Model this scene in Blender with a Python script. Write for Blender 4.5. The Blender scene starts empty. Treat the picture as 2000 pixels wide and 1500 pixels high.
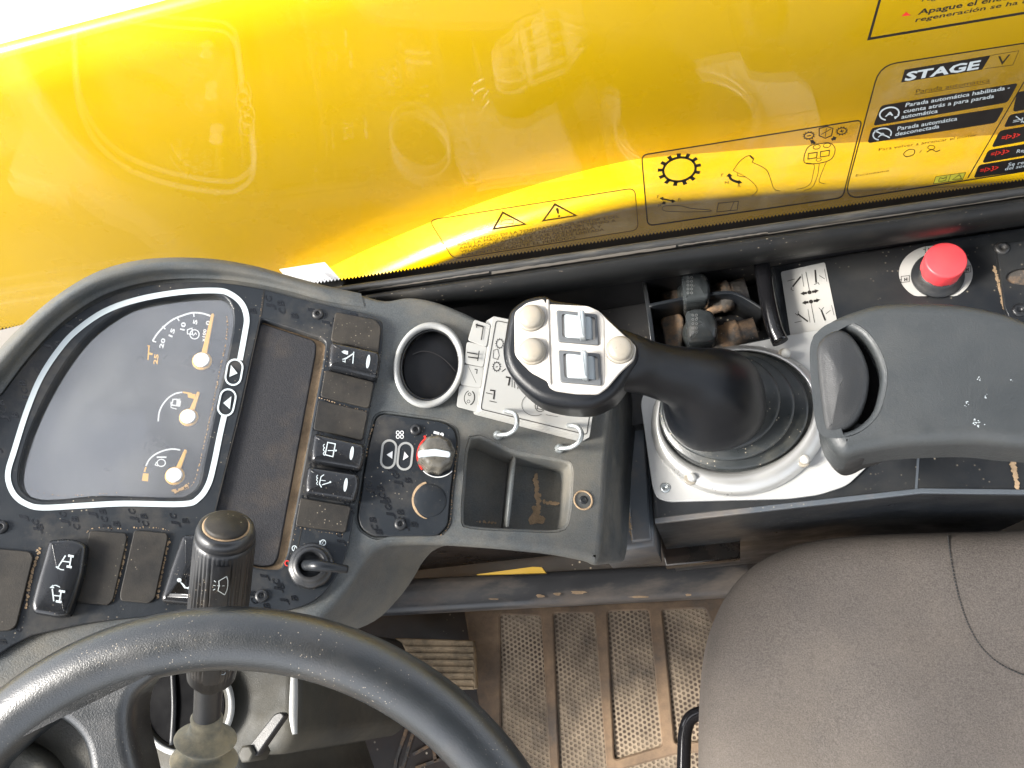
import bpy, math, random
from mathutils import Vector as V, Matrix, noise as mnoise
from mathutils.geometry import tessellate_polygon
random.seed(7)
PI = math.pi
S = bpy.context.scene
COL = S.collection

# ---------------------------------------------------------------- camera
F = 1600.0
zc = V((-401, 580, F)).normalized()
xc = V((1, .152, 0)); xc.z = -(xc.x*zc.x + xc.y*zc.y)/zc.z; xc.normalize()
yc = zc.cross(xc)
M = Matrix((xc, yc, zc))                      # camera axes -> world
C = V((0, 0, 1.25))
cd = bpy.data.cameras.new('camera'); cam = bpy.data.objects.new('camera', cd); COL.objects.link(cam)
cd.sensor_width = 36; cd.lens = F*36/2000; cd.clip_start = .01; cd.clip_end = 500
cam.matrix_world = Matrix.Translation(C) @ M.to_4x4()
S.camera = cam

# ---------------------------------------------------------------- light
EL, AZ = 46, 191        # sun elevation, azimuth (deg from +X, counter-clockwise)
w = bpy.data.worlds.new('World'); S.world = w; w.use_nodes = True
nt = w.node_tree; nt.nodes.clear()
sky = nt.nodes.new('ShaderNodeTexSky'); sky.sky_type = 'NISHITA'; sky.sun_disc = False
sky.sun_elevation = math.radians(EL); sky.sun_rotation = math.radians(90-AZ); sky.dust_density = 3
hs = nt.nodes.new('ShaderNodeHueSaturation'); hs.inputs['Saturation'].default_value = .28
bg = nt.nodes.new('ShaderNodeBackground'); bg.inputs['Strength'].default_value = .15
wo = nt.nodes.new('ShaderNodeOutputWorld')
nt.links.new(sky.outputs[0], hs.inputs['Color']); nt.links.new(hs.outputs[0], bg.inputs[0]); nt.links.new(bg.outputs[0], wo.inputs[0])
sd = bpy.data.lights.new('sun', 'SUN'); sd.energy = 3.0; sd.angle = math.radians(16); sd.color = (1, .95, .87)
so = bpy.data.objects.new('sun', sd); COL.objects.link(so)
sdir = V((math.cos(math.radians(AZ))*math.cos(math.radians(EL)), math.sin(math.radians(AZ))*math.cos(math.radians(EL)), math.sin(math.radians(EL))))
so.rotation_euler = sdir.to_track_quat('Z', 'Y').to_euler(); so.location = (0, 0, 4)
S.view_settings.view_transform = 'Standard'; S.view_settings.look = 'None'
S.view_settings.gamma = 1; S.view_settings.use_curve_mapping = False
S.view_settings.exposure = 2.0
try:
    S.cycles.max_bounces = 10; S.cycles.transparent_max_bounces = 24
except Exception: pass

# ---------------------------------------------------------------- geometry kernel
def ray(u, v): return M @ V(((u-1000)/F, (750-v)/F, -1))
def at(u, v, d): return C + ray(u, v)*d
class Plane:
    def __init__(s, p, n):
        s.p = V(p); s.n = V(n).normalized()
        a = V((0, 0, 1)) if abs(s.n.z) < .8 else V((0, 1, 0))
        s.e1 = a.cross(s.n).normalized(); s.e2 = s.n.cross(s.e1)
    def hit(s, u, v, h=0):
        r = ray(u, v); p = s.p + s.n*h
        return C + r*((p-C).dot(s.n)/r.dot(s.n))
    def to2(s, q): d = q-s.p; return (d.dot(s.e1), d.dot(s.e2))
    def to3(s, a, h): return s.p + s.e1*a[0] + s.e2*a[1] + s.n*h
    def up(s, dz): return Plane(s.p + s.n*dz, s.n)
def FL(z): return Plane((0, 0, z), (0, 0, 1))
WY = .335
DASH = Plane(at(400, 850, .56), (math.sin(.44), 0, math.cos(.44)))
WIN = Plane((0, WY-.0035, 0), (0, -1, 0))
CON = FL(.60)
def catmull(pts, n=6, closed=True):
    out = []; N = len(pts); rng = range(N) if closed else range(N-1)
    for i in rng:
        g = (lambda k: pts[k % N]) if closed else (lambda k: pts[min(max(k, 0), N-1)])
        p0, p1, p2, p3 = g(i-1), g(i), g(i+1), g(i+2)
        for k in range(n):
            t = k/n
            out.append(tuple(.5*((2*b)+(-a+c)*t+(2*a-5*b+4*c-d)*t*t+(-a+3*b-3*c+d)*t**3) for a, b, c, d in zip(p0, p1, p2, p3)))
    if not closed: out.append(tuple(pts[-1]))
    return out
def fillet(pts, r, n=5):
    out = []; N = len(pts)
    for i in range(N):
        p = V(pts[i][:2]); a = V(pts[i-1][:2]); b = V(pts[(i+1) % N][:2])
        la, lb = (a-p).length, (b-p).length
        q = min(r, la*.45, lb*.45)
        s0 = p+(a-p)/la*q; s1 = p+(b-p)/lb*q
        for k in range(n+1):
            t = k/n; out.append(tuple(s0*(1-t)**2 + p*2*t*(1-t) + s1*t*t))
    return out
def ell(cx, cy, rx, ry, rot=0, n=40, a0=0, a1=360):
    c, s = math.cos(math.radians(rot)), math.sin(math.radians(rot)); out = []
    full = abs(a1-a0-360) < .01
    for k in range(n if full else n+1):
        t = math.radians(a0+(a1-a0)*k/n); x, y = rx*math.cos(t), ry*math.sin(t)
        out.append((cx+x*c-y*s, cy+x*s+y*c))
    return out
def area(p): return .5*sum(p[i-1][0]*p[i][1]-p[i][0]*p[i-1][1] for i in range(len(p)))
def inset(p, d):
    N = len(p); out = []
    for i in range(N):
        a, b, c = V(p[i-1]), V(p[i]), V(p[(i+1) % N])
        e1 = b-a; e2 = c-b
        if e1.length < 1e-9: e1 = e2
        if e2.length < 1e-9: e2 = e1
        e1.normalize(); e2.normalize()
        n1 = V((-e1.y, e1.x)); n2 = V((-e2.y, e2.x)); m = n1+n2
        if m.length < 1e-6: m = n1
        m.normalize(); k = max(m.dot(n1), .4)
        out.append(tuple(b+m*(d/k)))
    return out
class MB:
    def __init__(s): s.v = []; s.f = []; s.sm = []
    def ring(s, pts): i = len(s.v); s.v += [V(p) for p in pts]; return list(range(i, i+len(pts)))
    def face(s, idx, sm=False): s.f.append(idx); s.sm.append(sm)
    def bridge(s, a, b, closed=True, sm=True):
        N = len(a)
        for i in range(N if closed else N-1):
            j = (i+1) % N; s.face([a[i], a[j], b[j], b[i]], sm)
    def loft(s, rings, closed=True, cap0=False, cap1=False, sm=True):
        R = [s.ring(r) for r in rings]
        for a, b in zip(R, R[1:]): s.bridge(a, b, closed, sm)
        if cap0: s.face(R[0][::-1])
        if cap1: s.face(R[-1])
        return R
    # rounded slab with outline traced on a plane; real thickness below it
    def prism(s, px, pl, h=0, t=.01, bev=0, holes=(), hd=None, steps=4, down=None, smooth=0, r=0, bottom=True, hbev=0, dome=0):
        def prep(q):
            if smooth: q = catmull(q, smooth)
            if r: q = fillet(q, r)
            q2 = [pl.to2(pl.hit(a[0], a[1], h)) for a in q]
            return q2 if area(q2) > 0 else q2[::-1]
        o = prep(px); hs_ = [prep(q) for q in holes]
        dn = V(down) if down is not None else -pl.n*t
        top3 = lambda q, hh: [pl.to3(a, hh) for a in q]
        side = top3(o, h-bev)
        R = []
        if bottom is not None: R.append([p+dn for p in side])
        R.append(side)
        cur = o
        for k in range(1, steps+1 if bev else 1):
            a = PI/2*k/steps; cur = inset(o, bev*(1-math.cos(a))); R.append(top3(cur, h-bev+bev*math.sin(a)))
        idx = s.loft(R)
        loops = [[pl.to3(a, 0) for a in cur]]; ids = list(idx[-1])
        for q in hs_:
            HR = []; d = hd if hd is not None else t; qc = q
            if hbev:
                for k in range(0, steps+1):
                    a = PI/2*k/steps; qc = inset(q, -hbev*(1-math.sin(a)))
                    HR.append(top3(qc, h-hbev+hbev*math.cos(a)))
                q0 = inset(q, -hbev)
            else: HR.append(top3(q, h)); q0 = q
            HR.append(top3(q, h-d))
            hi = s.loft([x[::-1] for x in HR], sm=True)
            loops.append([pl.to3(a, 0) for a in q0]); ids += list(hi[0])[::-1]
        if not hs_:
            if dome:
                cx = sum(a[0] for a in cur)/len(cur); cy = sum(a[1] for a in cur)/len(cur)
                prev = idx[-1]
                for k in range(1, 6):
                    f = 1-k/6
                    rr = s.ring([pl.to3((cx+(a[0]-cx)*f, cy+(a[1]-cy)*f), h+dome*(1-f*f)) for a in cur])
                    s.bridge(prev, rr); prev = rr
                s.face(prev, True)
            else: s.face(idx[-1])
        else:
            for tri in tessellate_polygon([[V(p) for p in L] for L in loops]):
                a, b, c = [ids[k] for k in tri]
                nn = (s.v[b]-s.v[a]).cross(s.v[c]-s.v[a])
                s.face([a, b, c] if nn.dot(pl.n) > 0 else [a, c, b])
        if bottom and not hs_: s.face(idx[0][::-1])
        return s
    def poly(s, px, pl, h, smooth=0, r=0):           # flat print (decal ink) lying on a real surface
        if smooth: px = catmull(px, smooth)
        if r: px = fillet(px, r)
        pts = [pl.hit(a[0], a[1], h) for a in px]
        ids = s.ring(pts)
        q2 = [V((*pl.to2(p), 0)) for p in pts]
        for t3 in tessellate_polygon([q2]):
            a, b, c = [ids[k] for k in t3]
            nn = (s.v[b]-s.v[a]).cross(s.v[c]-s.v[a])
            s.face([a, b, c] if nn.dot(pl.n) > 0 else [a, c, b])
        return s
    def stroke(s, px, pl, h, w, closed=False, t=0):
        N = len(px); L = []; Rr = []
        for i in range(N):
            a = V(px[i-1] if (i or closed) else px[0]); b = V(px[i]); c = V(px[(i+1) % N] if (i < N-1 or closed) else px[-1])
            e1 = (b-a); e2 = (c-b)
            if e1.length < 1e-6: e1 = e2
            if e2.length < 1e-6: e2 = e1
            e1 = e1.normalized(); e2 = e2.normalized()
            m = V((-e1.y, e1.x))+V((-e2.y, e2.x)); m = m.normalized() if m.length > 1e-6 else V((-e1.y, e1.x))
            k = max(m.dot(V((-e1.y, e1.x))), .5)
            L.append(b+m*w/2/k); Rr.append(b-m*w/2/k)
        A = s.ring([pl.hit(p.x, p.y, h) for p in L]); B = s.ring([pl.hit(p.x, p.y, h) for p in Rr])
        s.bridge(A, B, closed, sm=False)
        if t:
            A2 = s.ring([s.v[i]-pl.n*t for i in A]); B2 = s.ring([s.v[i]-pl.n*t for i in B])
            s.bridge(A2, A, closed, sm=False); s.bridge(B, B2, closed, sm=False)
        return s
    def lathe(s, c, n, prof, seg=32, ref=None, sq=1.0, wob=None):
        n = V(n).normalized(); a = ref.normalized() if ref else (V((0, 0, 1)) if abs(n.z) < .8 else V((0, 1, 0))).cross(n).normalized()
        b = n.cross(a); R = []
        for r_, h_ in prof:
            R.append([V(c)+n*h_+(a*math.cos(2*PI*k/seg)+b*sq*math.sin(2*PI*k/seg))*max(r_, 1e-5)*(wob(2*PI*k/seg, h_) if wob else 1) for k in range(seg)])
        s.loft(R, cap0=True, cap1=True); return s
    def tube(s, pts, rad, seg=14, sub=5, caps=True, closed=False, sq=1.0, ref=None):
        pts = [tuple(p) for p in pts]
        rr = rad if isinstance(rad, (list, tuple)) else [rad]*len(pts)
        q = catmull([(*p, r_) for p, r_ in zip(pts, rr)], sub, closed)
        P = [V(a[:3]) for a in q]; Rr = [a[3] for a in q]; N = len(P); up = ref; R = []
        for i in range(N):
            t = (P[(i+1) % N]-P[i-1]) if closed else (P[min(i+1, N-1)]-P[max(i-1, 0)])
            t.normalize()
            if up is None: up = V((0, 0, 1)) if abs(t.z) < .9 else V((1, 0, 0))
            a = (up - t*up.dot(t)).normalized(); b = t.cross(a)
            if ref is None: up = a
            R.append([P[i]+(a*math.cos(2*PI*k/seg)*sq+b*math.sin(2*PI*k/seg))*Rr[i] for k in range(seg)])
        if closed:
            I = [s.ring(x) for x in R]
            for i in range(N): s.bridge(I[i-1], I[i])
        else: s.loft(R, cap0=caps, cap1=caps)
        return s
    def box(s, lo, hi, M3=None, c=None):
        p = [V((x, y, z)) for z in (lo[2], hi[2]) for y in (lo[1], hi[1]) for x in (lo[0], hi[0])]
        if M3: p = [M3 @ q for q in p]
        if c is not None: p = [q+V(c) for q in p]
        i = s.ring(p)
        for f in ((0, 2, 3, 1), (4, 5, 7, 6), (0, 1, 5, 4), (2, 6, 7, 3), (0, 4, 6, 2), (1, 3, 7, 5)): s.face([i[k] for k in f])
        return s
    def text(s, st, pl, h, p0, p1, up, off=0):
        cu = bpy.data.curves.new('t', 'FONT'); cu.body = st; cu.size = 1; cu.offset = off; cu.resolution_u = 2
        o = bpy.data.objects.new('t', cu); COL.objects.link(o)
        bpy.context.view_layer.update()
        me = o.evaluated_get(bpy.context.evaluated_depsgraph_get()).to_mesh()
        vs = [v.co.copy() for v in me.vertices]; fs = [list(p.vertices) for p in me.polygons]
        o.to_mesh_clear(); bpy.data.objects.remove(o); bpy.data.curves.remove(cu)
        if not vs: return s
        x0 = min(v.x for v in vs); x1 = max(v.x for v in vs)
        A = V(p0); B = V(p1)-A; U = V(up)/.72
        base = len(s.v)
        for v in vs:
            q = A + B*((v.x-x0)/(x1-x0)) + U*v.y
            s.v.append(pl.hit(q.x, q.y, h))
        for f in fs:
            f = [k+base for k in f]
            nn = (s.v[f[1]]-s.v[f[0]]).cross(s.v[f[2]]-s.v[f[0]])
            s.face(f if nn.dot(pl.n) > 0 else f[::-1])
        return s
    def build(s, name, mat, parent=None, label=None):
        me = bpy.data.meshes.new(name)
        root = parent
        while root is not None and root.parent is not None: root = root.parent
        off = V(root.location) if root is not None else V((0, 0, 0))
        if root is None and s.v:
            lo = V([min(v[i] for v in s.v) for i in range(3)]); hi = V([max(v[i] for v in s.v) for i in range(3)])
            off = V(((lo.x+hi.x)/2, (lo.y+hi.y)/2, lo.z))
        me.from_pydata([v-off for v in s.v], [], s.f)
        me.polygons.foreach_set('use_smooth', s.sm); me.update()
        me.validate()
        me.materials.append(mat)
        o = bpy.data.objects.new(name, me); COL.objects.link(o)
        if parent is None: o.location = off
        else: o.parent = parent
        if label: o['label'] = label
        return o
def tag(o, label=None, cat=None, group=None, kind=None):
    if label: o['label'] = label
    if cat: o['category'] = cat
    if group: o['group'] = group
    if kind: o['kind'] = kind
    return o
def thing(name, label, cat, loc, group=None):
    o = bpy.data.objects.new(name, None); COL.objects.link(o); o.location = loc; o.empty_display_size = .02
    return tag(o, label, cat, group)

def blob(m, px, pl, h, j=2.5, n=5):
    q = catmull(px, n); m.poly([(a+random.uniform(-j, j), b+random.uniform(-j, j)) for a, b in q], pl, h)
def dusty(m, px, pl, h, w, dens=1.0, n=6):
    q = catmull(px, n, False)
    for a, b in zip(q, q[1:]):
        L_ = math.hypot(b[0]-a[0], b[1]-a[1]); k = max(1, int(L_/2.2*dens))
        for i in range(k):
            t = random.random(); r_ = w*random.uniform(.2, .75); cx = a[0]+(b[0]-a[0])*t+random.gauss(0, w*.22); cy = a[1]+(b[1]-a[1])*t+random.gauss(0, w*.22)
            m.poly([(cx+r_*math.cos(z)*random.uniform(.6, 1.1), cy+r_*math.sin(z)*random.uniform(.6, 1.1)) for z in (0, 1, 2.1, 3.1, 4.2, 5.2)], pl, h+random.uniform(0, .00012))
# ---------------------------------------------------------------- materials
def srgb(r, g, b): return tuple(((c/255)/12.92 if c/255 <= .04045 else ((c/255+.055)/1.055)**2.4) for c in (r, g, b))
TAN = (.30, .21, .12)
def mat(name, col, rough=.5, metal=0, dust=0, ds=14, dcol=TAN, dlo=.5, dhi=.75, bump=0, bs=900, rvar=.12, coat=0, spec=.5, speck=0, sps=260, fine=0, var=0, em=None, stretch=None, bump2=0, bs2=60):
    m = bpy.data.materials.new(name); m.use_nodes = True; N = m.node_tree.nodes; L = m.node_tree.links
    b = N['Principled BSDF']; b.inputs['Metallic'].default_value = metal
    b.inputs['Coat Weight'].default_value = coat; b.inputs['Coat Roughness'].default_value = .08
    b.inputs['Specular IOR Level'].default_value = spec
    tc = N.new('ShaderNodeTexCoord'); src = tc.outputs['Object']
    if stretch:
        mp = N.new('ShaderNodeMapping'); mp.inputs['Scale'].default_value = stretch; L.new(src, mp.inputs[0]); src = mp.outputs[0]
    def nz(scale, det=6, r=.6):
        n = N.new('ShaderNodeTexNoise'); n.inputs['Scale'].default_value = scale; n.inputs['Detail'].default_value = det; n.inputs['Roughness'].default_value = r
        L.new(src, n.inputs['Vector']); return n.outputs['Fac']
    def mr(x, a, c, d, e):
        q = N.new('ShaderNodeMapRange'); q.inputs[1].default_value = a; q.inputs[2].default_value = c; q.inputs[3].default_value = d; q.inputs[4].default_value = e
        L.new(x, q.inputs[0]); return q.outputs[0]
    def mix(f, a, c):
        q = N.new('ShaderNodeMix'); q.data_type = 'RGBA'
        if isinstance(f, float): q.inputs[0].default_value = f
        else: L.new(f, q.inputs[0])
        for i, x in ((6, a), (7, c)):
            if isinstance(x, tuple): q.inputs[i].default_value = (*x, 1)
            else: L.new(x, q.inputs[i])
        return q.outputs[2]
    c = tuple(col); n1 = nz(ds*1.7, 5)
    if var: c = mix(mr(n1, .35, .65, 0, 1), tuple(x*(1-var) for x in col), tuple(min(1, x*(1+var)) for x in col))
    rg = mr(nz(ds*3, 4), .3, .7, max(.02, rough-rvar), min(1, rough+rvar))
    if fine: c = mix(mr(nz(bs, 3, .7), .35, .7, 0, fine), c, tuple(min(1, x*2.6+.02) for x in col))
    if dust:
        f = mr(nz(ds, 9, .68), dlo, dhi, 0, dust); c = mix(f, c, dcol)
        q = N.new('ShaderNodeMath'); q.operation = 'ADD'; q.use_clamp = True; L.new(rg, q.inputs[0]); L.new(mr(f, 0, 1, 0, .5), q.inputs[1]); rg = q.outputs[0]
    if speck:
        vo = N.new('ShaderNodeTexVoronoi'); vo.inputs['Scale'].default_value = sps; L.new(src, vo.inputs['Vector'])
        f = mr(vo.outputs['Distance'], .10, .16, 1, 0)
        g = mr(nz(ds*1.3, 3), .5, .62, 0, speck); q = N.new('ShaderNodeMath'); q.operation = 'MULTIPLY'; L.new(f, q.inputs[0]); L.new(g, q.inputs[1])
        c = mix(q.outputs[0], c, (.55, .47, .36))
    if isinstance(c, tuple): b.inputs['Base Color'].default_value = (*c, 1)
    else: L.new(c, b.inputs['Base Color'])
    L.new(rg, b.inputs['Roughness'])
    prev = None
    for st, sc, dist in ((bump, bs, .0004), (bump2, bs2, .002)):
        if st:
            bn = N.new('ShaderNodeBump'); bn.inputs['Strength'].default_value = st; bn.inputs['Distance'].default_value = dist
            L.new(nz(sc, 4 if sc < 400 else 2), bn.inputs['Height'])
            if prev: L.new(prev, bn.inputs['Normal'])
            prev = bn.outputs[0]
    if prev: L.new(prev, b.inputs['Normal'])
    if em:
        b.inputs['Emission Color'].default_value = (*em, 1); b.inputs['Emission Strength'].default_value = 1
    return m
MT = {}
MT['housing'] = mat('dash_moulding', (.042, .047, .049), .50, dust=.62, ds=15, dcol=(.15, .132, .10), dlo=.43, dhi=.70, bump=.55, bs=950, fine=.35)
MT['fascia'] = mat('fascia_plastic', (.015, .018, .022), .42, dust=.30, ds=20, dcol=(.20, .17, .13), dlo=.5, dhi=.8, bump=.15, bs=1400, speck=.5, sps=320, spec=.25)
MT['emboss'] = mat('emblem_gloss', (.005, .006, .008), .25)
MT['pad'] = mat('rubber_mat', (.016, .016, .018), .6, dust=.12, ds=18, bump=.9, bs=1100, fine=.3, spec=.25)
MT['rocker'] = mat('rocker_gloss', (.010, .011, .013), .24, dust=.06, ds=25, speck=.3, sps=400, rvar=.06)
MT['blank'] = mat('blank_cover_plastic', (.014, .0135, .013), .55, dust=.30, ds=26, dcol=(.12, .10, .075), dlo=.35, dhi=.75, bump=.25, bs=1300, speck=.35, sps=330, spec=.25)
MT['white'] = mat('white_print', (.42, .47, .49), .55)
MT['dimwhite'] = mat('faint_print', (.55, .56, .57), .5)
MT['faint'] = mat('worn_print', (.12, .125, .125), .5)
MT['red'] = mat('red_print', (.65, .03, .02), .5)
MT['amber'] = mat('amber_print', (.95, .52, .05), .45)
MT['needle'] = mat('needle_amber', (.85, .48, .09), .4)
MT['ink'] = mat('black_ink', (.012, .010, .009), .45)
MT['brownink'] = mat('faded_ink', (.045, .025, .004), .5)
MT['sand'] = mat('dried_sand', (.27, .19, .115), .95, var=.3, ds=40, bump=1, bs=700, bump2=.5, bs2=160)
MT['ring'] = mat('grey_ring', (.27, .275, .27), .45, dust=.35, ds=25, dcol=(.3, .27, .2), bump=.1)
MT['black'] = mat('black_plastic', (.012, .013, .015), .40, dust=.2, ds=22, dcol=(.16, .13, .09), bump=.2, bs=1200)
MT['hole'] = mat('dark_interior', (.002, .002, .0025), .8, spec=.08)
MT['grip'] = mat('grip_rubber', (.005, .006, .008), .36, dust=.0, ds=16, bump=.25, bs=1500, rvar=.05, spec=.25)
MT['gaiter'] = mat('gaiter_rubber', (.016, .019, .020), .38, dust=.55, ds=24, dcol=(.13, .12, .09), dlo=.52, dhi=.8, bump=.3, bs=900, speck=.8, sps=300)
MT['silver'] = mat('satin_silver', (.42, .42, .41), .36, metal=.65, dust=.35, ds=9, dcol=(.40, .30, .19), dlo=.62, dhi=.8, bump=.05, bs=1500)
MT['plate'] = mat('pale_plate', (.38, .38, .37), .38, metal=.2, dust=.5, ds=9, dcol=(.42, .32, .2), dlo=.66, dhi=.8)
MT['face'] = mat('cream_faceplate', (.36, .34, .31), .45, dust=.25, ds=30, dcol=(.48, .38, .27), dlo=.55, dhi=.8, bump=.1, bs=1500)
MT['button'] = mat('aged_button', (.215, .195, .16), .36, dust=.35, ds=40, dcol=(.38, .28, .17), dlo=.5, dhi=.8)
MT['roller'] = mat('pale_grey_roller', (.25, .28, .295), .35, dust=.12, ds=40)
MT['rollframe'] = mat('roller_frame', (.06, .065, .07), .55)
MT['steel'] = mat('zinc_steel', (.36, .385, .39), .32, metal=.8, dust=.35, ds=30, dcol=(.35, .33, .28))
MT['booklet'] = mat('booklet_card', (.34, .34, .325), .4, dust=.25, ds=14, dcol=(.55, .46, .35), dlo=.5, dhi=.8)
MT['cond'] = mat('console_paint', (.010, .012, .015), .38, spec=.3, dust=.2, ds=9, dcol=(.10, .09, .07), dlo=.45, dhi=.75, speck=.3, sps=190, bump=.08, bs=1000)
MT['conside'] = mat('console_side', (.008, .007, .0065), .3, dust=.4, ds=7, dcol=(.09, .05, .03), dlo=.45, dhi=.7)
MT['steelblue'] = mat('painted_channel', (.060, .070, .082), .42, dust=.55, ds=8, dcol=(.20, .15, .10), dlo=.55, dhi=.75, speck=.5, sps=200)
MT['trim'] = mat('dusty_trim', (.009, .009, .010), .45, dust=.45, ds=7, dcol=(.10, .085, .065), dlo=.5, dhi=.75, speck=.6, sps=160)
MT['seal'] = mat('seal_rubber', (.020, .021, .022), .5, dust=.4, ds=12, dcol=(.22, .19, .14), dlo=.5, dhi=.75, stretch=(1, 6, 6))
MT['pink'] = mat('red_cap', (.62, .05, .06), .42, dust=.05, ds=30)
MT['arm'] = mat('armrest_vinyl', (.032, .036, .038), .46, spec=.5, dust=.12, ds=14, dcol=(.12, .11, .09), bump=.45, bs=1300, bump2=.10, bs2=400)
MT['arm2'] = mat('bolster_vinyl', (.018, .019, .020), .48, dust=.12, ds=14, dcol=(.12, .11, .09), bump=.45, bs=1300)
MT['wheel'] = mat('wheel_polyurethane', (.008, .010, .012), .33, spec=.75, dust=.12, ds=20, dcol=(.12, .10, .08), bump=.35, bs=1300, speck=.45, sps=520, fine=.15, rvar=.05)
MT['hub'] = mat('hub_plastic', (.032, .033, .030), .5, dust=.5, ds=14, dcol=(.14, .125, .095), dlo=.4, dhi=.7, bump=.6, bs=900, speck=.9, sps=300)
MT['stalk'] = mat('stalk_plastic', (.009, .010, .012), .4, dust=.1, ds=24, speck=.4, sps=400)
MT['boot'] = mat('dusty_boot', (.060, .070, .068), .75, dust=.9, ds=34, dcol=(.26, .225, .15), dlo=.36, dhi=.6, bump=.5, bs=900)
MT['fabric'] = mat('seat_cloth', (.058, .051, .046), .95, dust=.35, ds=5, dcol=(.15, .125, .10), dlo=.4, dhi=.7, bump=.9, bs=850, fine=.4, spec=.15, var=.12, bump2=.3, bs2=200)
MT['thread'] = mat('dark_thread', (.02, .02, .02), .9)
MT['gloss'] = mat('gloss_black_tube', (.006, .006, .007), .12, rvar=.02)
MT['yellow'] = mat('yellow_paint', (.68, .43, .001), .28, spec=.3, dust=.12, ds=3.5, dcol=(.55, .38, .08), dlo=.55, dhi=.85, rvar=.05, coat=.3, bump2=.05, bs2=4)
MT['mat'] = mat('floor_mat_rubber', (.055, .042, .033), .8, dust=.95, ds=9, dcol=(.21, .14, .085), dlo=.36, dhi=.66, bump=.6, bs=300, bump2=.5, bs2=60)
MT['rail'] = mat('sill_paint', (.024, .025, .028), .38, dust=.8, ds=9, dcol=(.17, .135, .105), dlo=.47, dhi=.66, bump2=.4, bs2=30, stretch=(.35, 1, 1))
MT['floor'] = mat('floor_dark', (.022, .019, .018), .6, dust=.5, ds=6, dcol=(.09, .055, .035), dlo=.45, dhi=.75, speck=.9, sps=90)
MT['cowl'] = mat('cowl_plastic', (.018, .019, .016), .6, dust=.6, ds=10, dcol=(.075, .062, .04), dlo=.35, dhi=.7, bump=.4)
MT['underside'] = mat('dash_side', (.030, .033, .030), .5, dust=.3, ds=6, dcol=(.07, .05, .035), bump=.2)
MT['deck'] = mat('glare_deck_paint', (.88, .80, .38), .35, dust=.3, ds=4, dcol=(.7, .65, .45))  # sky glare on the yellow paint, put into the base colour
MT['pale'] = mat('pale_dusty_trim', (.30, .275, .245), .8, dust=.5, ds=10, dcol=(.4, .33, .25))
MT['pedal'] = mat('pedal_rubber', (.09, .07, .045), .8, dust=.9, ds=30, dcol=(.36, .27, .17), dlo=.35, dhi=.6, bump=.6, bs=400)
MT['paper'] = mat('paper', (.80, .80, .80), .7)
MT['mud'] = mat('muddy_bracket', (.05, .045, .04), .6, dust=.9, ds=30, dcol=(.24, .15, .085), dlo=.47, dhi=.60, bump2=.8, bs2=80, speck=.6)
MT['lens'] = mat('clear_cap', (.030, .034, .036), .22, dust=.2, ds=20)
MT['roof'] = mat('headliner', (.05, .05, .055), .9)
MT['ground'] = mat('dry_ground', (.13, .11, .085), .95, dust=.2, ds=.8)
MT['yinfo'] = mat('decal_yellow', (.50, .46, .04), .5)
MT['silverknob'] = mat('smoked_cap', (.045, .043, .038), .20, dust=.5, ds=40, dcol=(.22, .2, .16), dlo=.35, dhi=.7)

def schlick(N, L, f0):
    lw = N.new('ShaderNodeLayerWeight'); p = N.new('ShaderNodeMath'); p.operation = 'POWER'; p.inputs[1].default_value = 5
    a = N.new('ShaderNodeMath'); a.operation = 'MULTIPLY_ADD'; a.inputs[1].default_value = 1-f0; a.inputs[2].default_value = f0
    L.new(lw.outputs['Facing'], p.inputs[0]); L.new(p.outputs[0], a.inputs[0]); return a
def screen_mat():
    m = bpy.data.materials.new('gauge_lens'); m.use_nodes = True; N = m.node_tree.nodes; L = m.node_tree.links; N.clear()
    o = N.new('ShaderNodeOutputMaterial'); mx = N.new('ShaderNodeMixShader'); tr = N.new('ShaderNodeBsdfTransparent'); g = N.new('ShaderNodeBsdfGlossy')
    tc = N.new('ShaderNodeTexCoord'); n = N.new('ShaderNodeTexNoise'); n.inputs['Scale'].default_value = 25; n.inputs['Detail'].default_value = 8
    mr = N.new('ShaderNodeMapRange'); mr.inputs[1].default_value = .35; mr.inputs[2].default_value = .7; mr.inputs[3].default_value = .05; mr.inputs[4].default_value = .2
    L.new(tc.outputs['Object'], n.inputs['Vector']); L.new(n.outputs['Fac'], mr.inputs[0]); L.new(mr.outputs[0], g.inputs['Roughness'])
    fr = schlick(N, L, .20)
    df = N.new('ShaderNodeBsdfDiffuse'); df.inputs['Color'].default_value = (.5, .5, .48, 1)
    m2 = N.new('ShaderNodeMixShader'); m3 = N.new('ShaderNodeMapRange'); m3.inputs[1].default_value = .35; m3.inputs[2].default_value = .75; m3.inputs[3].default_value = .015; m3.inputs[4].default_value = .07
    L.new(n.outputs['Fac'], m3.inputs[0]); L.new(m3.outputs[0], m2.inputs[0]); L.new(mx.outputs[0], m2.inputs[1]); L.new(df.outputs[0], m2.inputs[2])
    L.new(fr.outputs[0], mx.inputs[0]); L.new(tr.outputs[0], mx.inputs[1]); L.new(g.outputs[0], mx.inputs[2]); L.new(m2.outputs[0], o.inputs[0])
    return m
MT['screen'] = screen_mat()
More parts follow.
